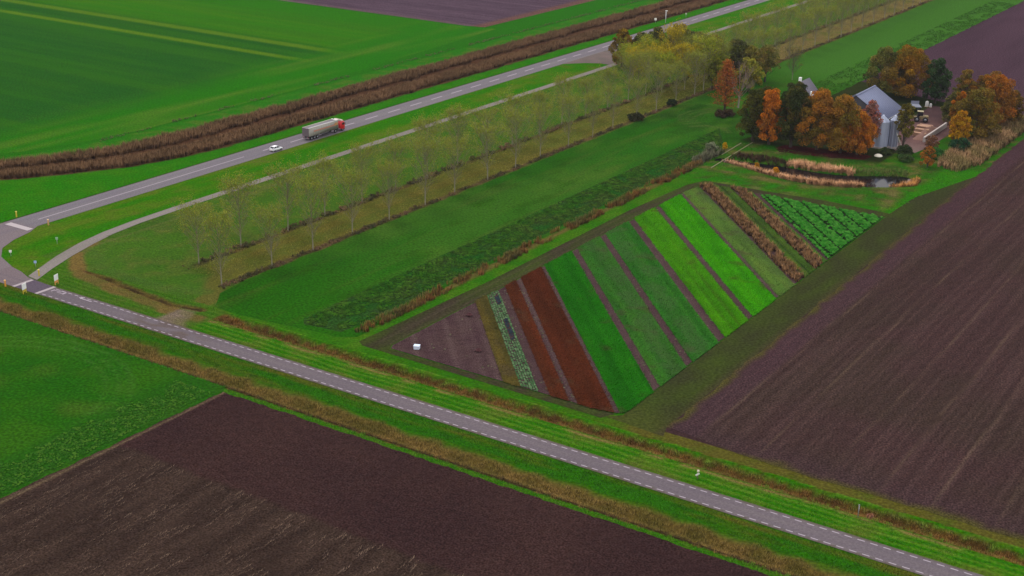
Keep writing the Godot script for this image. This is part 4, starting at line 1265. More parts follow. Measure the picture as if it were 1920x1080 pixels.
	var brn := [C(152, 98, 38), C(132, 88, 38), C(166, 106, 36), C(114, 86, 40), C(108, 92, 36), C(94, 84, 36)]
	var gld := [C(132, 98, 36), C(118, 92, 36), C(98, 86, 34), C(146, 100, 38)]
	var pnk := [C(150, 104, 92), C(138, 92, 80), C(156, 88, 74), C(120, 92, 82)]
	broadleaf("autumn_tree", "olive green tree at the left end of the row before the farm", -134.6, 328.6, 14.6, 6.8, grn)
	broadleaf("autumn_tree", "bright orange tree between two dark green ones in the farm row", -129.8, 328.0, 15.2, 6.4, org)
	broadleaf("autumn_tree", "tall dark green tree near the middle of the farm row", -124.0, 328.8, 16.8, 8.0, dgn)
	broadleaf("autumn_tree", "broad brown orange tree in the farm row hiding the house", -117.4, 330.2, 16.4, 8.8, brn)
	broadleaf("autumn_tree", "golden brown tree in the farm row left of the silo", -111.4, 331.0, 15.6, 8.2, gld)
	broadleaf("autumn_tree", "lower orange tree at the foot of the row beside the silo", -107.4, 332.0, 11.8, 6.6, brn.slice(0, 3) + org)
	broadleaf("autumn_tree", "thin pinkish half bare tree in front of the barn roof", -106.8, 338.6, 13.6, 4.6, pnk, {"dens": 0.5, "leaf": 0.34, "low": 0.2})
	broadleaf("autumn_tree", "dark tree behind the farm row next to the house", -129.5, 344.0, 14.4, 7.0, dgn)
	broadleaf("autumn_tree", "second dark tree behind the orange one of the farm row", -136.0, 340.0, 12.6, 6.4, grn)
	# ---- the group behind the barn
	broadleaf("farm_tree", "large grey brown tree behind the barn on the left", -125.0, 405.0, 15.0, 9.0, oli + drk)
	broadleaf("farm_tree", "large golden olive tree right behind the barn roof", -117.6, 405.3, 15.9, 11.2, [C(134, 100, 28), C(116, 92, 30), C(98, 82, 30), C(140, 92, 30)], {"blobs": 38})
	broadleaf("farm_tree", "dark blue green tree between the golden tree and the yard", -108.6, 403.6, 13.8, 6.4, [C(50, 72, 42), C(58, 80, 46), C(44, 60, 38)], {"top": 0.8})
	# ---- the group east of the yard
	broadleaf("farm_tree", "brownish tree at the back of the yard near the white tanks", -98.2, 395.0, 13.6, 6.2, brn + oli, {"wide": 1.0})
	broadleaf("farm_tree", "orange topped tree at the outer corner of the farm", -86.4, 384.0, 15.6, 9.2, [C(164, 96, 34), C(146, 92, 34), C(128, 88, 36), C(110, 84, 38)], {"blobs": 36})
	broadleaf("farm_tree", "wide olive tree in the middle of the group east of the yard", -87.2, 367.5, 14.0, 10.0, [C(96, 86, 36), C(84, 80, 34), C(110, 90, 36), C(122, 92, 38)], {"blobs": 36})
	broadleaf("farm_tree", "bright yellow weeping tree at the lower corner of the yard", -89.2, 359.5, 9.2, 4.4, [C(176, 134, 20), C(158, 118, 22), C(150, 100, 26)], {"low": 0.04})
	broadleaf("farm_tree", "grey green round tree by the yard's open side", -97.0, 381.5, 9.4, 6.4, [C(88, 90, 44), C(74, 80, 42), C(98, 92, 52)], {"wide": 1.0})
	broadleaf("farm_tree", "orange tree rising above the yellow weeping tree", -92.4, 369.5, 12.6, 5.4, org + gld, {"wide": 1.0})
	broadleaf("farm_tree", "olive brown tree at the outermost edge of the farm group", -83.6, 392.0, 9.6, 5.4, [C(92, 80, 40), C(110, 84, 40)], {"dens": 0.6})
	broadleaf("farm_tree", "ochre tree at the back of the group beside the dark soil", -93.5, 397.0, 12.2, 6.4, brn)
	# ---- slender tree and shrubs before the yard
	broadleaf("slender_tree", "slender olive tree standing alone before the silo and yard", -98.8, 342.5, 13.4, 4.8, [C(98, 92, 40), C(86, 82, 38), C(108, 94, 40)], {"low": 0.22, "wide": 1.05, "dens": 0.8, "leaf": 0.36, "blobs": 26, "top": 0.8})
	for q in [
		[-88.9, 331.2, 5.8, 3.2, [C(150, 92, 34), C(126, 84, 36)], "little orange tree on the grass below the yard"],
		[-92.8, 347.0, 4.4, 3.8, [C(120, 88, 64), C(108, 76, 58)], "brown shrub at the lower edge of the yard"],
		[-97.0, 338.6, 2.6, 4.2, [C(48, 62, 36), C(58, 68, 40)], "dark green shrub at the foot of the slender tree"],
		[-101.6, 336.6, 1.8, 3.0, [C(58, 72, 44), C(72, 82, 44)], "low green shrub between the silo and the slender tree"],
		[-86.4, 351.5, 3.6, 5.0, [C(36, 64, 44), C(44, 72, 46)], "dark green bush below the yellow weeping tree"],
		[-90.0, 341.5, 2.4, 4.6, [C(48, 92, 44), C(60, 96, 46)], "low green bush on the slope below the yard"],
		[-95.0, 333.5, 1.6, 3.4, [C(60, 84, 46), C(72, 80, 46)], "flat green bush near the pond's far bank"],
		[-170.2, 330.5, 1.6, 4.6, [C(46, 52, 34), C(60, 60, 38)], "dark low bush on the pasture side of the mown lane"],
		[-170.0, 352.0, 1.9, 2.8, [C(42, 56, 36), C(52, 62, 38)], "small round dark bush near the end of the mown lane"],
		[-139.2, 312.6, 2.2, 3.0, [C(122, 126, 100), C(104, 112, 84)], "grey green willow bush at the end of the leafy crop"],
		[-136.8, 316.0, 2.0, 1.2, [C(190, 150, 24), C(170, 132, 24)], "small bright yellow shrub by the grassy dam"],
		[-122.6, 303.4, 1.8, 1.1, [C(180, 130, 28), C(160, 116, 30)], "small yellow shrub among the pond's near reeds"],
		[-116.6, 301.0, 2.2, 1.3, [C(196, 140, 28), C(172, 120, 30)], "larger orange yellow shrub among the pond's near reeds"],
		[-152.0, 350.0, 1.5, 5.4, [C(58, 48, 38), C(70, 58, 42)], "low dark brown scrub at the foot of the rusty conical tree"]]:
		broadleaf("shrub", q[5], q[0], q[1], q[2], q[3], q[4], {"low": 0.0, "blobs": 14, "leaf": 0.28, "dens": 0.8}).set_meta("category", "shrub")

# ==================================================================== farm
func gable(st: SurfaceTool, x0: float, x1: float, z0: float, z1: float, he: float, xr: float, hr: float, he2: float):
	# walls of a gabled building (x east, z = -north)
	quad(st, Vector3(x1, 0, z0), Vector3(x1, 0, z1), Vector3(x1, he2, z1), Vector3(x1, he2, z0))
	quad(st, Vector3(x0, 0, z1), Vector3(x0, 0, z0), Vector3(x0, he, z0), Vector3(x0, he, z1))
	for s in 2:
		var z := z0 if s == 0 else z1
		var p := [Vector3(x0, 0, z), Vector3(x1, 0, z), Vector3(x1, he2, z), Vector3(xr, hr, z), Vector3(x0, he, z)]
		for k in range(1, 4):
			if s == 0:
				st.add_vertex(p[0]); st.add_vertex(p[k + 1]); st.add_vertex(p[k])
			else:
				st.add_vertex(p[0]); st.add_vertex(p[k]); st.add_vertex(p[k + 1])

func slab(st: SurfaceTool, a: Vector3, b: Vector3, c: Vector3, d: Vector3, th: float):
	# a roof plane with thickness
	var n := (b - a).cross(d - a).normalized()
	if n.y < 0: n = -n
	var o := -n * th
	quad(st, a, b, c, d)
	quad(st, d + o, c + o, b + o, a + o)
	for q in [[a, b], [b, c], [c, d], [d, a]]:
		quad(st, q[0], q[0] + o, q[1] + o, q[1])

func roof(parent: Node, x_ridge: float, h_ridge: float, x_eave: float, h_eave: float, z0: float, z1: float, m: Material, step := 1.0):
	var st := SurfaceTool.new(); st.begin(Mesh.PRIMITIVE_TRIANGLES)
	slab(st, Vector3(x_ridge, h_ridge, z0), Vector3(x_ridge, h_ridge, z1), Vector3(x_eave, h_eave, z1), Vector3(x_eave, h_eave, z0), 0.12)
	# standing seams
	var dir := Vector3(x_eave - x_ridge, h_eave - h_ridge, 0)
	var l := dir.length()
	var b := Basis(dir.normalized(), Vector3(-dir.y, dir.x, 0).normalized() * signf(dir.x), Vector3(0, 0, 1) * 1.0)
	var z := z0 + (step * 0.5 if z1 > z0 else -step * 0.5)
	while (z < z1) if z1 > z0 else (z > z1):
		bx(st, Vector3((x_ridge + x_eave) * 0.5, (h_ridge + h_eave) * 0.5, z) + b.y * 0.03, Vector3(l, 0.07, 0.07), b)
		z += step if z1 > z0 else -step
	put("roof", smooth_commit(st), m, parent)

func build_farm():
	# the yard
	var yc := func(e: float, n: float) -> Color:
		var m := n_mid.get_noise_2d(e, n)
		var c := C(138, 106, 102).lerp(C(116, 90, 88), clampf(0.5 + m * 1.3, 0, 1))
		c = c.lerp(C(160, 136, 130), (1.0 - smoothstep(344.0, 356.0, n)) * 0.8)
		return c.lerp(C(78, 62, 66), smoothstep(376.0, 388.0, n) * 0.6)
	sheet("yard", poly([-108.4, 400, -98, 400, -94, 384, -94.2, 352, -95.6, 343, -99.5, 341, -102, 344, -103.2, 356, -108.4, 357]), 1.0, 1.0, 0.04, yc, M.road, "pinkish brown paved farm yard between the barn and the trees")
	sheet("track", poly([-83.0, 399.6, 60, 399.9, 60, 402.3, -83, 402.0, -88.5, 401.9, -88.5, 400.2]), 2.0, 1.0, 0.04, func(_e, _n): return C(160, 152, 136), M.road, "pale track running along the distant ploughed field")
	# barn
	var roofm := mat(C(98, 105, 132), 0.6, 0.0)
	var wallm := mat(C(70, 70, 76), 0.85)
	var b := base("barn", P(-117.5, 365.2))
	tag(b, "wide barn with a plain blue grey metal roof behind the silo", "barn")
	var st := SurfaceTool.new(); st.begin(Mesh.PRIMITIVE_TRIANGLES)
	gable(st, -8.6, 8.6, 7.4, -7.4, 4.0, 0.0, 9.3, 4.0)
	put("wall", smooth_commit(st), wallm, b)
	roof(b, 0.02, 9.5, 9.0, 3.95, 7.8, -7.8, roofm)
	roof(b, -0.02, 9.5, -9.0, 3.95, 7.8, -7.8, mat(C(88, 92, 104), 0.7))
	put("ridge_cap", box_mesh(Vector3(0, 9.53, 0), Vector3(0.4, 0.1, 15.7), 0.02), roofm, b)
	var door := put("door", box_mesh(Vector3(2.5, 2.0, 7.46), Vector3(4.6, 4.0, 0.12), 0.02), mat(C(70, 78, 74), 0.7), b)
	put("handle", box_mesh(Vector3(4.4, 1.3, 7.56), Vector3(0.1, 0.5, 0.08)), M.steel, door)
	put("gutter", box_mesh(Vector3(9.1, 3.86, 0), Vector3(0.18, 0.16, 15.6), 0.03), M.steel, b)
	put("yard_door", box_mesh(Vector3(8.66, 1.8, -1), Vector3(0.12, 3.6, 5.2), 0.02), mat(C(60, 62, 66), 0.7), b)
	# house
	var h := base("farm_house", P(-139.5, 376.5))
	tag(h, "grey roofed farm house with two white chimneys among the trees", "house")
	st = SurfaceTool.new(); st.begin(Mesh.PRIMITIVE_TRIANGLES)
	gable(st, -3.6, 3.6, 3.2, -3.2, 3.4, 0.0, 7.4, 3.4)
	put("wall", smooth_commit(st), mat(C(120, 78, 64), 0.9), h)
	var tiles := mat(C(116, 112, 124), 0.7)
	roof(h, 0.02, 7.6, 4.0, 3.2, 3.5, -3.5, tiles, 0.35)
	roof(h, -0.02, 7.6, -4.0, 3.2, 3.5, -3.5, tiles, 0.35)
	put("chimney", box_mesh(Vector3(-0.4, 7.9, 2.9), Vector3(0.75, 1.7, 0.75), 0.04), M.white, h)
	put("chimney", box_mesh(Vector3(3.5, 4.3, 3.0), Vector3(0.7, 1.6, 0.7), 0.04), M.white, h)
	for x in [-1.6, 1.6]:
		var wi := put("window", box_mesh(Vector3(x, 1.7, 3.22), Vector3(1.2, 1.4, 0.1), 0.02), M.white, h)
		put("pane", box_mesh(Vector3(x, 1.7, 3.28), Vector3(1.0, 1.2, 0.04)), M.glass, wi)
	put("door", box_mesh(Vector3(3.64, 1.05, 0.5), Vector3(0.1, 2.1, 1.0), 0.02), mat(C(50, 70, 58), 0.6), h)
	# silos
	for q in [[-104.9, 343.0, 1.75, 7.0, 8.4, "wide galvanised grain silo with a conical top beside the autumn trees"], [-102.2, 344.6, 1.15, 7.4, 8.4, "narrow darker silo standing close behind the wide one"]]:
		var s := base("silo", P(q[0], q[1]))
		tag(s, q[5], "silo", "farm silos")
		var r: float = q[2]; var eave: float = q[3]; var top: float = q[4]
		st = SurfaceTool.new(); st.begin(Mesh.PRIMITIVE_TRIANGLES)
		var prof := []
		var y := 0.5
		while y < eave - 0.01:
			prof.append(Vector2(r, y)); prof.append(Vector2(r + 0.03, y + 0.14)); y += 0.28
		prof.append(Vector2(r, eave))
		lathe(st, prof, 28)
		put("shell", smooth_commit(st), M.galv if r > 1.5 else mat(C(132, 136, 154), 0.45, 0.35), s)
		st = SurfaceTool.new(); st.begin(Mesh.PRIMITIVE_TRIANGLES)
		lathe(st, [Vector2(r + 0.1, eave - 0.03), Vector2(r + 0.1, eave + 0.05), Vector2(0.3, top), Vector2(0.3, top + 0.25), Vector2(0.0, top + 0.3)], 28)
		put("cone_roof", smooth_commit(st), M.galv, s)
		st = SurfaceTool.new(); st.begin(Mesh.PRIMITIVE_TRIANGLES)
		for k in 9:
			var a := TAU * k / 9
			bx(st, Vector3(cos(a) * (r + 0.06), eave * 0.5, sin(a) * (r + 0.06)), Vector3(0.08, eave, 0.12), Basis(Vector3.UP, -a))
		put("stiffeners", smooth_commit(st), M.galv, s)
		put("plinth", box_mesh(Vector3(0, 0.25, 0), Vector3(r * 2.1, 0.5, r * 2.1), 0.05), M.concrete, s)
	var au := base("auger", P(-100.6, 344.0))
	tag(au, "slanting pale filling pipe leaning beside the narrow silo", "auger")
	st = SurfaceTool.new(); st.begin(Mesh.PRIMITIVE_TRIANGLES)
	tube(st, Vector3(1.4, 0.3, 0.5), Vector3(-1.0, 4.9, 0), 0.12, 0.12, 8, Color.WHITE, true)
	put("pipe", smooth_commit(st), mat(C(190, 184, 170), 0.6), au)
	put("hopper", box_mesh(Vector3(1.5, 0.35, 0.5), Vector3(0.8, 0.7, 0.8), 0.06), M.steel, au)
	st = SurfaceTool.new(); st.begin(Mesh.PRIMITIVE_TRIANGLES)
	tube(st, Vector3(0.3, 0, 0.8), Vector3(0.1, 2.6, 0.2), 0.05, 0.05, 5)
	tube(st, Vector3(0.3, 0, -0.5), Vector3(0.1, 2.6, 0.2), 0.05, 0.05, 5)
	put("leg", smooth_commit(st), M.steel, au)
	# stacks of boards in the yard
	for q in [[-100.0, 361.2, 5, "low stack of pale boards nearest the slender tree"], [-100.4, 364.0, 7, "middle stack of pale boards in the yard"], [-100.8, 367.0, 8, "tall stack of pale boards in the yard"], [-101.2, 370.2, 6, "stack of boards closest to the yellow loader"]]:
		var s := base("board_stack", P(q[0], q[1]), 0.08)
		tag(s, q[3], "board stack", "stacks of boards in the yard")
		for k in int(q[2]):
			put("board_layer", box_mesh(Vector3(rng.randf_range(-0.1, 0.1), 0.12 + k * 0.2, rng.randf_range(-0.08, 0.08)), Vector3(3.6, 0.14, 1.5), 0.02), mat(C(164, 126, 100).lerp(C(138, 104, 84), rng.randf()), 0.9), s)
		for x in [-1.3, 1.3]:
			put("bearer", box_mesh(Vector3(x, 0.07 + 0.1 * int(q[2]), 0), Vector3(0.12, 0.2 * int(q[2]), 1.3)), M.wood, s)
	# storage wall with a brown heap behind it
	var wl := put("storage_wall", box_mesh(Vector3(0, 0.7, 0), Vector3(0.5, 1.4, 20.5), 0.04), M.concrete)
	wl.position = P(-97.2, 365.5)
	tag(wl, "long low concrete wall with a pale top along the yard", "wall")
	st = SurfaceTool.new(); st.begin(Mesh.PRIMITIVE_TRIANGLES)
	for j in 8:
		for i in 20:
			var hp := func(u: float, v: float) -> Vector3:
				var d := (1.0 - pow(absf(u), 2.2)) * (1.0 - pow(absf(v), 2.0))
				return Vector3(v * 1.6, maxf(0.0, d) * 1.5 * (1.0 + 0.5 * n_mid.get_noise_2d(u * 30.0, v * 8.0)), u * 8.5)
			var u0 := -1.0 + i * 0.1; var v0 := -1.0 + j * 0.25
			st.set_smooth_group(0)
			quad(st, hp.call(u0, v0), hp.call(u0 + 0.1, v0), hp.call(u0 + 0.1, v0 + 0.25), hp.call(u0, v0 + 0.25))
	var heap := put("brown_heap", smooth_commit(st), mat(C(104, 72, 60), 0.95))
	heap.position = P(-99.2, 365.0, 0.03)
	tag(heap, "reddish brown heap lying against the concrete wall in the yard", "heap")
	# white tanks, canopy, dish
	for q in [[-109.2, 397.6, 1.0, 1.7, "taller white tank under the dark trees at the yard's back"], [-108.0, 397.4, 0.7, 1.2, "smaller white tank at the yard's back"]]:
		var tk := base("tank", P(q[0], q[1]))
		tag(tk, q[4], "tank", "white tanks at the back of the yard")
		st = SurfaceTool.new(); st.begin(Mesh.PRIMITIVE_TRIANGLES)
		lathe(st, [Vector2(q[2] * 0.5, 0.1), Vector2(q[2] * 0.5, q[3] * 0.85), Vector2(q[2] * 0.3, q[3]), Vector2(0, q[3])], 16)
		put("body", smooth_commit(st), mat(C(176, 174, 170), 0.6), tk)
		put("pallet", box_mesh(Vector3(0, 0.06, 0), Vector3(q[2] * 1.1, 0.12, q[2] * 1.1)), M.wood, tk)
	var cn := base("flat_trailer", P(-110.4, 391.0), 0.5)
	tag(cn, "pale topped flat trailer parked at the far corner of the barn", "trailer")
	put("deck", box_mesh(Vector3(0, 1.35, 0), Vector3(2.3, 0.3, 4.2), 0.05), mat(C(112, 116, 130), 0.6), cn)
	put("front_board", box_mesh(Vector3(0, 1.9, -2.0), Vector3(2.3, 0.9, 0.1)), mat(C(120, 124, 140), 0.6), cn)
	for x in [-1.0, 1.0]:
		for z in [-0.9, 0.5]:
			wheel(cn, Vector3(x, 0.45, z), 0.45, 0.28)
	put("drawbar", box_mesh(Vector3(0, 0.7, 2.9), Vector3(0.2, 0.15, 1.8)), M.dark, cn)
	var ds := base("white_tub", P(-102.3, 334.0), 0.3)
	tag(ds, "white upturned tub lying on the grass below the silo", "tub")
	st = SurfaceTool.new(); st.begin(Mesh.PRIMITIVE_TRIANGLES)
	lathe(st, [Vector2(1.05, 0.0), Vector2(1.05, 0.1), Vector2(0.85, 0.35), Vector2(0.5, 0.5), Vector2(0, 0.52)], 18, Vector3(0, 0.03, 0))
	put("shell", smooth_commit(st), mat(C(214, 206, 190), 0.6), ds)
	put("rim", box_mesh(Vector3(0, 0.06, 1.0), Vector3(0.6, 0.08, 0.25), 0.02), mat(C(196, 188, 172), 0.6), ds)
	# loader
	var l := base("loader", P(-105.0, 378.0), 1.9)
	tag(l, "yellowish loader with a dark body working in the yard", "loader")
	put("body", box_mesh(Vector3(0, 1.3, 0.8), Vector3(1.8, 1.0, 2.4), 0.12), mat(C(120, 104, 70), 0.7), l)
	put("cab", box_mesh(Vector3(0, 2.3, -0.3), Vector3(1.5, 1.2, 1.5), 0.1), M.glass, l)
	put("cab_roof", box_mesh(Vector3(0, 2.96, -0.3), Vector3(1.6, 0.14, 1.7), 0.04), mat(C(150, 140, 108), 0.6), l)
	put("boom", box_mesh(Vector3(0, 1.3, -2.3), Vector3(1.0, 0.3, 2.4), 0.05), mat(C(120, 104, 70), 0.7), l)
	put("bucket", box_mesh(Vector3(0, 0.7, -3.6), Vector3(2.3, 0.9, 0.8), 0.15), mat(C(84, 72, 70), 0.7), l)
	for x in [-0.95, 0.95]:
		for z in [-1.1, 1.2]:
			wheel(l, Vector3(x, 0.75, z), 0.75, 0.5)

# ==================================================================== vehicles
func wheel(parent: Node, at: Vector3, r: float, w: float):
	var rot := Basis(Vector3(0, 0, 1), PI / 2)
	var st := SurfaceTool.new(); st.begin(Mesh.PRIMITIVE_TRIANGLES)
	lathe(st, [Vector2(r * 0.55, -w * 0.5), Vector2(r * 0.92, -w * 0.5), Vector2(r, -w * 0.35), Vector2(r, w * 0.35), Vector2(r * 0.92, w * 0.5), Vector2(r * 0.55, w * 0.5)], 18, at, rot)
	var wh := Node3D.new(); wh.name = "wheel"; parent.add_child(wh, true)
	put("tyre", smooth_commit(st), M.rubber, wh)
	st = SurfaceTool.new(); st.begin(Mesh.PRIMITIVE_TRIANGLES)
	lathe(st, [Vector2(0, -w * 0.42), Vector2(r * 0.56, -w * 0.46), Vector2(r * 0.56, w * 0.46), Vector2(0, w * 0.42)], 14, at, rot)
	put("rim", smooth_commit(st), M.steel, wh)

func loft(st: SurfaceTool, rings: Array):
	# rings: arrays of Vector3 with the same count, each closed; the ends are capped
	var m: int = rings[0].size()
	for k in rings.size() - 1:
		for i in m:
			quad(st, rings[k][i], rings[k][(i + 1) % m], rings[k + 1][(i + 1) % m], rings[k + 1][i])
	for i in range(1, m - 1):
		st.add_vertex(rings[0][0]); st.add_vertex(rings[0][i]); st.add_vertex(rings[0][i + 1])
		var z: Array = rings[rings.size() - 1]
		st.add_vertex(z[0]); st.add_vertex(z[i + 1]); st.add_vertex(z[i])

func build_vehicles():
	# the lorry heads north on the near lane; its own -z is forward
	var t := base("articulated_lorry", P(-227.9, 265.2, 0.06))
	t.scale = Vector3.ONE * 0.88
	tag(t, "grey open topped tipper lorry with a red cab on the main road", "lorry")
	var grey := mat(C(150, 144, 136), 0.55)
	var st := SurfaceTool.new(); st.begin(Mesh.PRIMITIVE_TRIANGLES)
	# tipper body: two walls that lean a little, rounded at the bottom
	for s in [-1.0, 1.0]:
		var ring0 := [Vector3(s * 1.25, 1.3, 8.2), Vector3(s * 1.27, 3.65, 8.2), Vector3(s * 1.15, 3.65, 8.2), Vector3(s * 1.12, 1.4, 8.2)]
		var ring1 := []
		for p in ring0: ring1.append(p + Vector3(0, 0, -13.2))
		if s > 0: loft(st, [ring0, ring1])
		else: loft(st, [ring1, ring0])
	bx(st, Vector3(0, 1.32, 1.6), Vector3(2.4, 0.16, 13.2))
	bx(st, Vector3(0, 2.5, -5.0), Vector3(2.5, 2.4, 0.12))
	var body := put("tipper_body", smooth_commit(st), grey, t)
	st = SurfaceTool.new(); st.begin(Mesh.PRIMITIVE_TRIANGLES)
	for k in 13:
		for s in [-1.0, 1.0]:
			bx(st, Vector3(s * 1.29, 2.45, 7.9 - k * 1.06), Vector3(0.06, 2.2, 0.08))
	put("wall_ribs", smooth_commit(st), grey, body)
	put("rolled_tarp", box_mesh(Vector3(1.2, 3.74, 1.6), Vector3(0.22, 0.2, 13.2), 0.06), mat(C(186, 182, 180), 0.6), t)
	put("top_rail", box_mesh(Vector3(-1.2, 3.7, 1.6), Vector3(0.16, 0.12, 13.2), 0.03), mat(C(170, 164, 156), 0.6), t)
	put("tarp_cover", box_mesh(Vector3(0, 3.42, 1.6), Vector3(2.26, 0.06, 13.0)), mat(C(112, 106, 114), 0.85), t)
	put("front_bow", box_mesh(Vector3(0, 3.7, -4.95), Vector3(2.5, 0.24, 0.3), 0.06), M.white, t)
	var tg := put("tailgate", box_mesh(Vector3(0, 2.45, 8.28), Vector3(2.5, 2.4, 0.12), 0.03), mat(C(92, 80, 84), 0.7), t)
	put("bumper", box_mesh(Vector3(0, 0.75, 8.2), Vector3(2.4, 0.45, 0.2), 0.04), mat(C(120, 108, 112), 0.7), t)
	for x in [-0.95, 0.95]: put("tail_light", box_mesh(Vector3(x, 0.98, 8.32), Vector3(0.35, 0.14, 0.06)), mat(C(120, 20, 20), 0.4), t)
	# the faded red lettering band on the walls
	for s in [-1.0, 1.0]:
		var bm := put("side_stripe", box_mesh(Vector3(s * 1.325, 2.55, 1.4), Vector3(0.012, 0.42, 9.4)), mat(C(176, 120, 104), 0.6), body)
		put("side_stripe", box_mesh(Vector3(s * 1.325, 2.75, -4.0), Vector3(0.012, 0.8, 1.5)), mat(C(182, 128, 84), 0.6), body)
	put("chassis", box_mesh(Vector3(0, 0.95, 1.0), Vector3(0.9, 0.35, 14.6), 0.03), M.dark, t)
	for s in [-1.0, 1.0]: put("side_guard", box_mesh(Vector3(s * 1.15, 0.75, 0.6), Vector3(0.08, 0.4, 3.6)), M.dark, t)
	for x in [-1.0, 1.0]:
		for z in [6.9, 5.6, 4.3, -3.9, -7.1]:
			wheel(t, Vector3(x, 0.52, z), 0.52, 0.36)
	# the cab
	var red := mat(C(190, 24, 34), 0.35)
	st = SurfaceTool.new(); st.begin(Mesh.PRIMITIVE_TRIANGLES)
	var prof := [Vector2(-8.15, 0.55), Vector2(-8.2, 1.6), Vector2(-7.95, 2.75), Vector2(-7.5, 3.05), Vector2(-6.1, 3.1), Vector2(-6.05, 0.9), Vector2(-7.0, 0.55)]
	var r0 := []; var r1 := []; var r2 := []; var r3 := []
	var mid := Vector2(-7.1, 1.9)
	for p in prof:
		var q: Vector2 = mid + (p - mid) * 0.94
		r0.append(Vector3(-1.24, q.y, q.x)); r1.append(Vector3(-1.15, p.y, p.x)); r2.append(Vector3(1.15, p.y, p.x)); r3.append(Vector3(1.24, q.y, q.x))
	loft(st, [r0, r1, r2, r3])
	var cab := put("cab", smooth_commit(st), red, t)
	put("windscreen", box_mesh(Vector3(0, 2.16, -8.12), Vector3(2.1, 0.95, 0.1), 0.02), M.glass, cab)
	for s in [-1.0, 1.0]:
		put("side_window", box_mesh(Vector3(s * 1.235, 2.2, -7.35), Vector3(0.04, 0.7, 0.9)), M.glass, cab)
		put("mirror", box_mesh(Vector3(s * 1.42, 2.2, -8.0), Vector3(0.16, 0.6, 0.14), 0.02), M.dark, cab)
		put("headlight", box_mesh(Vector3(s * 0.9, 0.85, -8.2), Vector3(0.4, 0.2, 0.08), 0.02), M.white, cab)
	st = SurfaceTool.new(); st.begin(Mesh.PRIMITIVE_TRIANGLES)
	loft(st, [[Vector3(-1.1, 3.1, -7.6), Vector3(-1.1, 3.1, -6.1), Vector3(-1.1, 3.75, -6.1), Vector3(-1.1, 3.55, -6.9)], [Vector3(1.1, 3.1, -7.6), Vector3(1.1, 3.1, -6.1), Vector3(1.1, 3.75, -6.1), Vector3(1.1, 3.55, -6.9)]])
	put("roof_fairing", smooth_commit(st), mat(C(226, 200, 196), 0.4), cab)
	put("bumper", box_mesh(Vector3(0, 0.55, -8.1), Vector3(2.4, 0.35, 0.3), 0.06), M.dark, cab)

	# the car behind it
	var c := base("car", P(-227.3, 246.0, 0.06))
	c.scale = Vector3.ONE * 0.85
	tag(c, "small white hatchback following the lorry on the main road", "car")
	st = SurfaceTool.new(); st.begin(Mesh.PRIMITIVE_TRIANGLES)
	var secs := [[2.05, 0.45, 0.75, 0.72], [1.95, 0.3, 0.98, 0.84], [1.2, 0.25, 1.0, 0.88], [-0.9, 0.25, 0.95, 0.88], [-1.7, 0.28, 0.82, 0.84], [-2.05, 0.4, 0.68, 0.7]]
	var rings := []
	for s in secs:
		var w: float = s[3]; var lo: float = s[1]; var hi: float = s[2]; var z: float = s[0]
		rings.append([Vector3(-w * 0.92, lo, z), Vector3(-w, (lo + hi) * 0.5, z), Vector3(-w * 0.93, hi, z), Vector3(w * 0.93, hi, z), Vector3(w, (lo + hi) * 0.5, z), Vector3(w * 0.92, lo, z)])
	st.set_smooth_group(0)
	loft(st, rings)
	var wm := mat(C(222, 222, 226), 0.3)
	var cb := put("body", smooth_commit(st), wm, c)
	st = SurfaceTool.new(); st.begin(Mesh.PRIMITIVE_TRIANGLES)
	rings = []
	for s in [[1.85, 1.0, 0.78], [1.45, 1.42, 0.64], [-0.1, 1.47, 0.64], [-0.95, 0.95, 0.78]]:
		rings.append([Vector3(-s[2], s[1], s[0]), Vector3(s[2], s[1], s[0]), Vector3(0.8, 0.93, s[0]), Vector3(-0.8, 0.93, s[0])])
	loft(st, rings)
	put("windows", smooth_commit(st), M.glass, c)
	put("roof", box_mesh(Vector3(0, 1.47, 0.65), Vector3(1.24, 0.06, 1.66), 0.03), wm, c)
	st = SurfaceTool.new(); st.begin(Mesh.PRIMITIVE_TRIANGLES)
	for s in [-1.0, 1.0]:
		tube(st, Vector3(s * 0.79, 0.97, -0.95), Vector3(s * 0.62, 1.46, -0.15), 0.05, 0.05, 4)
		tube(st, Vector3(s * 0.8, 0.97, 0.55), Vector3(s * 0.64, 1.46, 0.5), 0.05, 0.05, 4)
		tube(st, Vector3(s * 0.79, 0.99, 1.86), Vector3(s * 0.63, 1.45, 1.4), 0.08, 0.08, 4)
	put("pillars", smooth_commit(st), wm, c)
	for x in [-0.78, 0.78]:
		for z in [-1.3, 1.25]: wheel(c, Vector3(x, 0.31, z), 0.31, 0.2)
	for x in [-0.62, 0.62]:
		put("tail_light", box_mesh(Vector3(x, 0.82, 2.02), Vector3(0.22, 0.2, 0.08), 0.02), mat(C(130, 20, 22), 0.4), c)
		put("headlight", box_mesh(Vector3(x * 0.9, 0.64, -2.03), Vector3(0.3, 0.14, 0.08), 0.02), M.white, c)
	put("number_plate", box_mesh(Vector3(0, 0.6, 2.05), Vector3(0.5, 0.11, 0.03)), M.yellow, c)

# ==================================================================== signs and posts
func post_mesh(r: float, h: float) -> ArrayMesh:
	var st := SurfaceTool.new(); st.begin(Mesh.PRIMITIVE_TRIANGLES)
	tube(st, Vector3(0, -0.2, 0), Vector3(0, h, 0), r, r, 8, Color.WHITE, true)
	return smooth_commit(st)

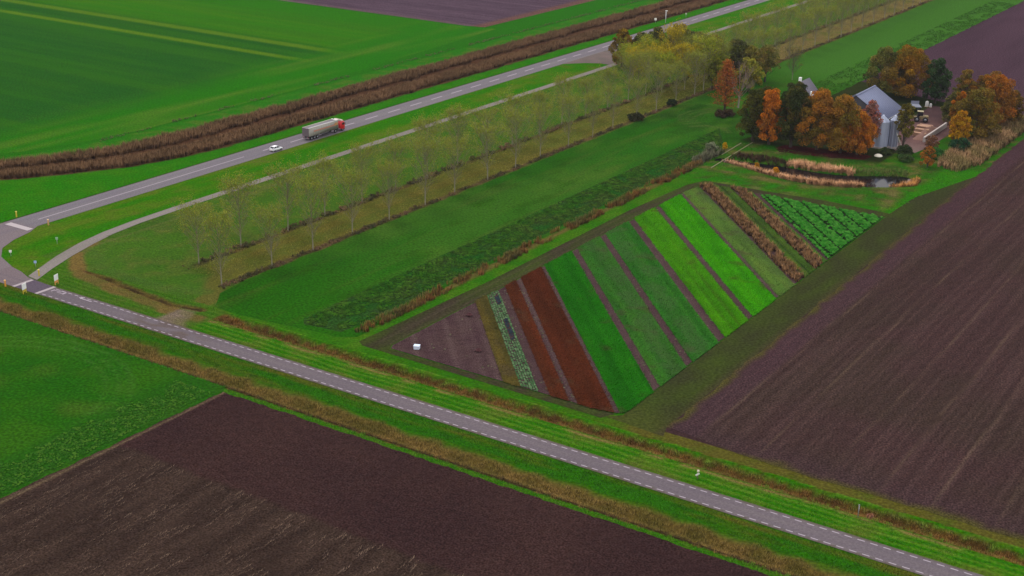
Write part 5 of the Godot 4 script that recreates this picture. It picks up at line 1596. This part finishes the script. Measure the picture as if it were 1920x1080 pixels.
func build_street_furniture():
	for q in [[-196.9, 145.5, "white board on two yellow posts on the south side of the ramp", C(176, 158, 40)], [-196.0, 151.9, "white board with orange foot on the north side of the ramp", C(204, 140, 70)]]:
		var s := base("zone_sign", P(q[0], q[1]), PI * 0.5 + 0.25)
		tag(s, q[2], "road sign", "zone signs flanking the country road")
		put("board", box_mesh(Vector3(0, 1.35, 0), Vector3(1.15, 1.15, 0.08), 0.02), M.white, s)
		for x in [-0.42, 0.42]: put("post", box_mesh(Vector3(x, 0.4, 0), Vector3(0.16, 0.85, 0.12), 0.02), mat(q[3], 0.6), s)
		put("foot_plate", box_mesh(Vector3(0, 0.55, 0.04), Vector3(0.9, 0.42, 0.05), 0.01), mat(q[3], 0.6), s)
	for q in [[-202.1, 152.9, C(190, 168, 40), "yellow bollard at the mouth of the cycle path"], [-202.5, 145.7, C(206, 140, 50), "orange yellow bollard south of the junction"], [-234.6, 173.5, C(186, 160, 40), "yellow bollard on the far verge of the main road"], [-224.9, 173.8, C(196, 150, 96), "pale orange bollard on the near edge of the main road"]]:
		var b := base("bollard", P(q[0], q[1]))
		tag(b, q[3], "bollard", "bollards round the junction")
		put("post", box_mesh(Vector3(0, 0.55, 0), Vector3(0.24, 1.15, 0.24), 0.05), mat(q[2], 0.6), b)
		put("cap", box_mesh(Vector3(0, 1.2, 0), Vector3(0.34, 0.2, 0.34), 0.06), mat(q[2].lerp(Color.WHITE, 0.25), 0.6), b)
	for q in [[-206.4, 155.6, 1.1, C(150, 170, 214), "small blue and white post on the cycle path bend"], [-215.4, 157.0, 1.0, C(226, 224, 216), "small white sign on the grass island of the junction"], [-214.0, 167.0, 1.2, C(140, 168, 140), "greenish cabinet post on the grass between the roads"], [-238.2, 474.0, 1.6, C(232, 226, 214), "round white sign on the far verge of the main road"], [-234.9, 494.0, 1.5, C(206, 206, 190), "pale marker on the main road's verge beyond the lamp"]]:
		var s := base("small_sign", P(q[0], q[1]), 0.7)
		tag(s, q[4], "sign")
		put("post", post_mesh(0.05, q[2]), M.steel, s)
		var big := 0.9 if q[0] == -238.2 else 0.5
		put("plate", box_mesh(Vector3(0, q[2], 0.06), Vector3(big, big, 0.05), 0.02), mat(q[3], 0.5), s)
	var lp := base("street_lamp", P(-235.6, 477.5))
	tag(lp, "pale street lamp on the main road's verge behind the grove", "street lamp")
	put("pole", post_mesh(0.14, 4.6), mat(C(190, 190, 190), 0.5), lp)
	put("lamp_head", box_mesh(Vector3(0.2, 4.65, 0), Vector3(0.9, 0.3, 0.4), 0.06), mat(C(214, 212, 206), 0.5), lp)
	var mk := base("marker_post", P(-66.4, 152.8), 0.4)
	tag(mk, "white two part marker post on the verge below the brown field", "post")
	put("post", box_mesh(Vector3(0, 0.5, 0), Vector3(0.14, 1.0, 0.14), 0.02), mat(C(96, 84, 66), 0.8), mk)
	var sl := put("slanted_plate", box_mesh(Vector3.ZERO, Vector3(0.62, 0.22, 0.08), 0.02), mat(C(206, 210, 196), 0.6), mk)
	sl.position = Vector3(-0.02, 0.72, 0.12); sl.rotation.z = 0.65
	put("cap", box_mesh(Vector3(0.04, 1.2, 0.02), Vector3(0.3, 0.36, 0.14), 0.05), mat(C(214, 206, 180), 0.6), mk)
	var gp := base("thin_post", P(-44.6, 155.4))
	tag(gp, "thin grey post at the edge of the rusty grass ditch", "post")
	put("pole", post_mesh(0.05, 1.9), M.steel, gp)
	put("number_plate", box_mesh(Vector3(0, 1.85, 0.06), Vector3(0.16, 0.22, 0.03)), mat(C(150, 150, 156), 0.6), gp)
	var tf := put("red_tuft", leafy_mesh(88, 40, 0.7, 1.0, 0.24), mat(C(112, 70, 46), 0.95))
	tf.position = P(-43.4, 156.6, -0.6)
	tag(tf, "reddish dry plant in the ditch beside the thin grey post", "plant")
	var cab := base("cabinet", P(-211.6, 395.4), 0.3)
	tag(cab, "small brick cabinet with a pale top beside the ochre grove tree", "cabinet")
	put("body", box_mesh(Vector3(0, 0.9, 0), Vector3(1.6, 1.8, 1.4), 0.04), mat(C(150, 104, 84), 0.9), cab)
	put("top", box_mesh(Vector3(0, 1.86, 0), Vector3(1.8, 0.14, 1.6), 0.03), mat(C(196, 186, 176), 0.8), cab)
	put("door", box_mesh(Vector3(0, 0.85, 0.72), Vector3(0.9, 1.5, 0.06), 0.01), mat(C(90, 84, 78), 0.7), cab)
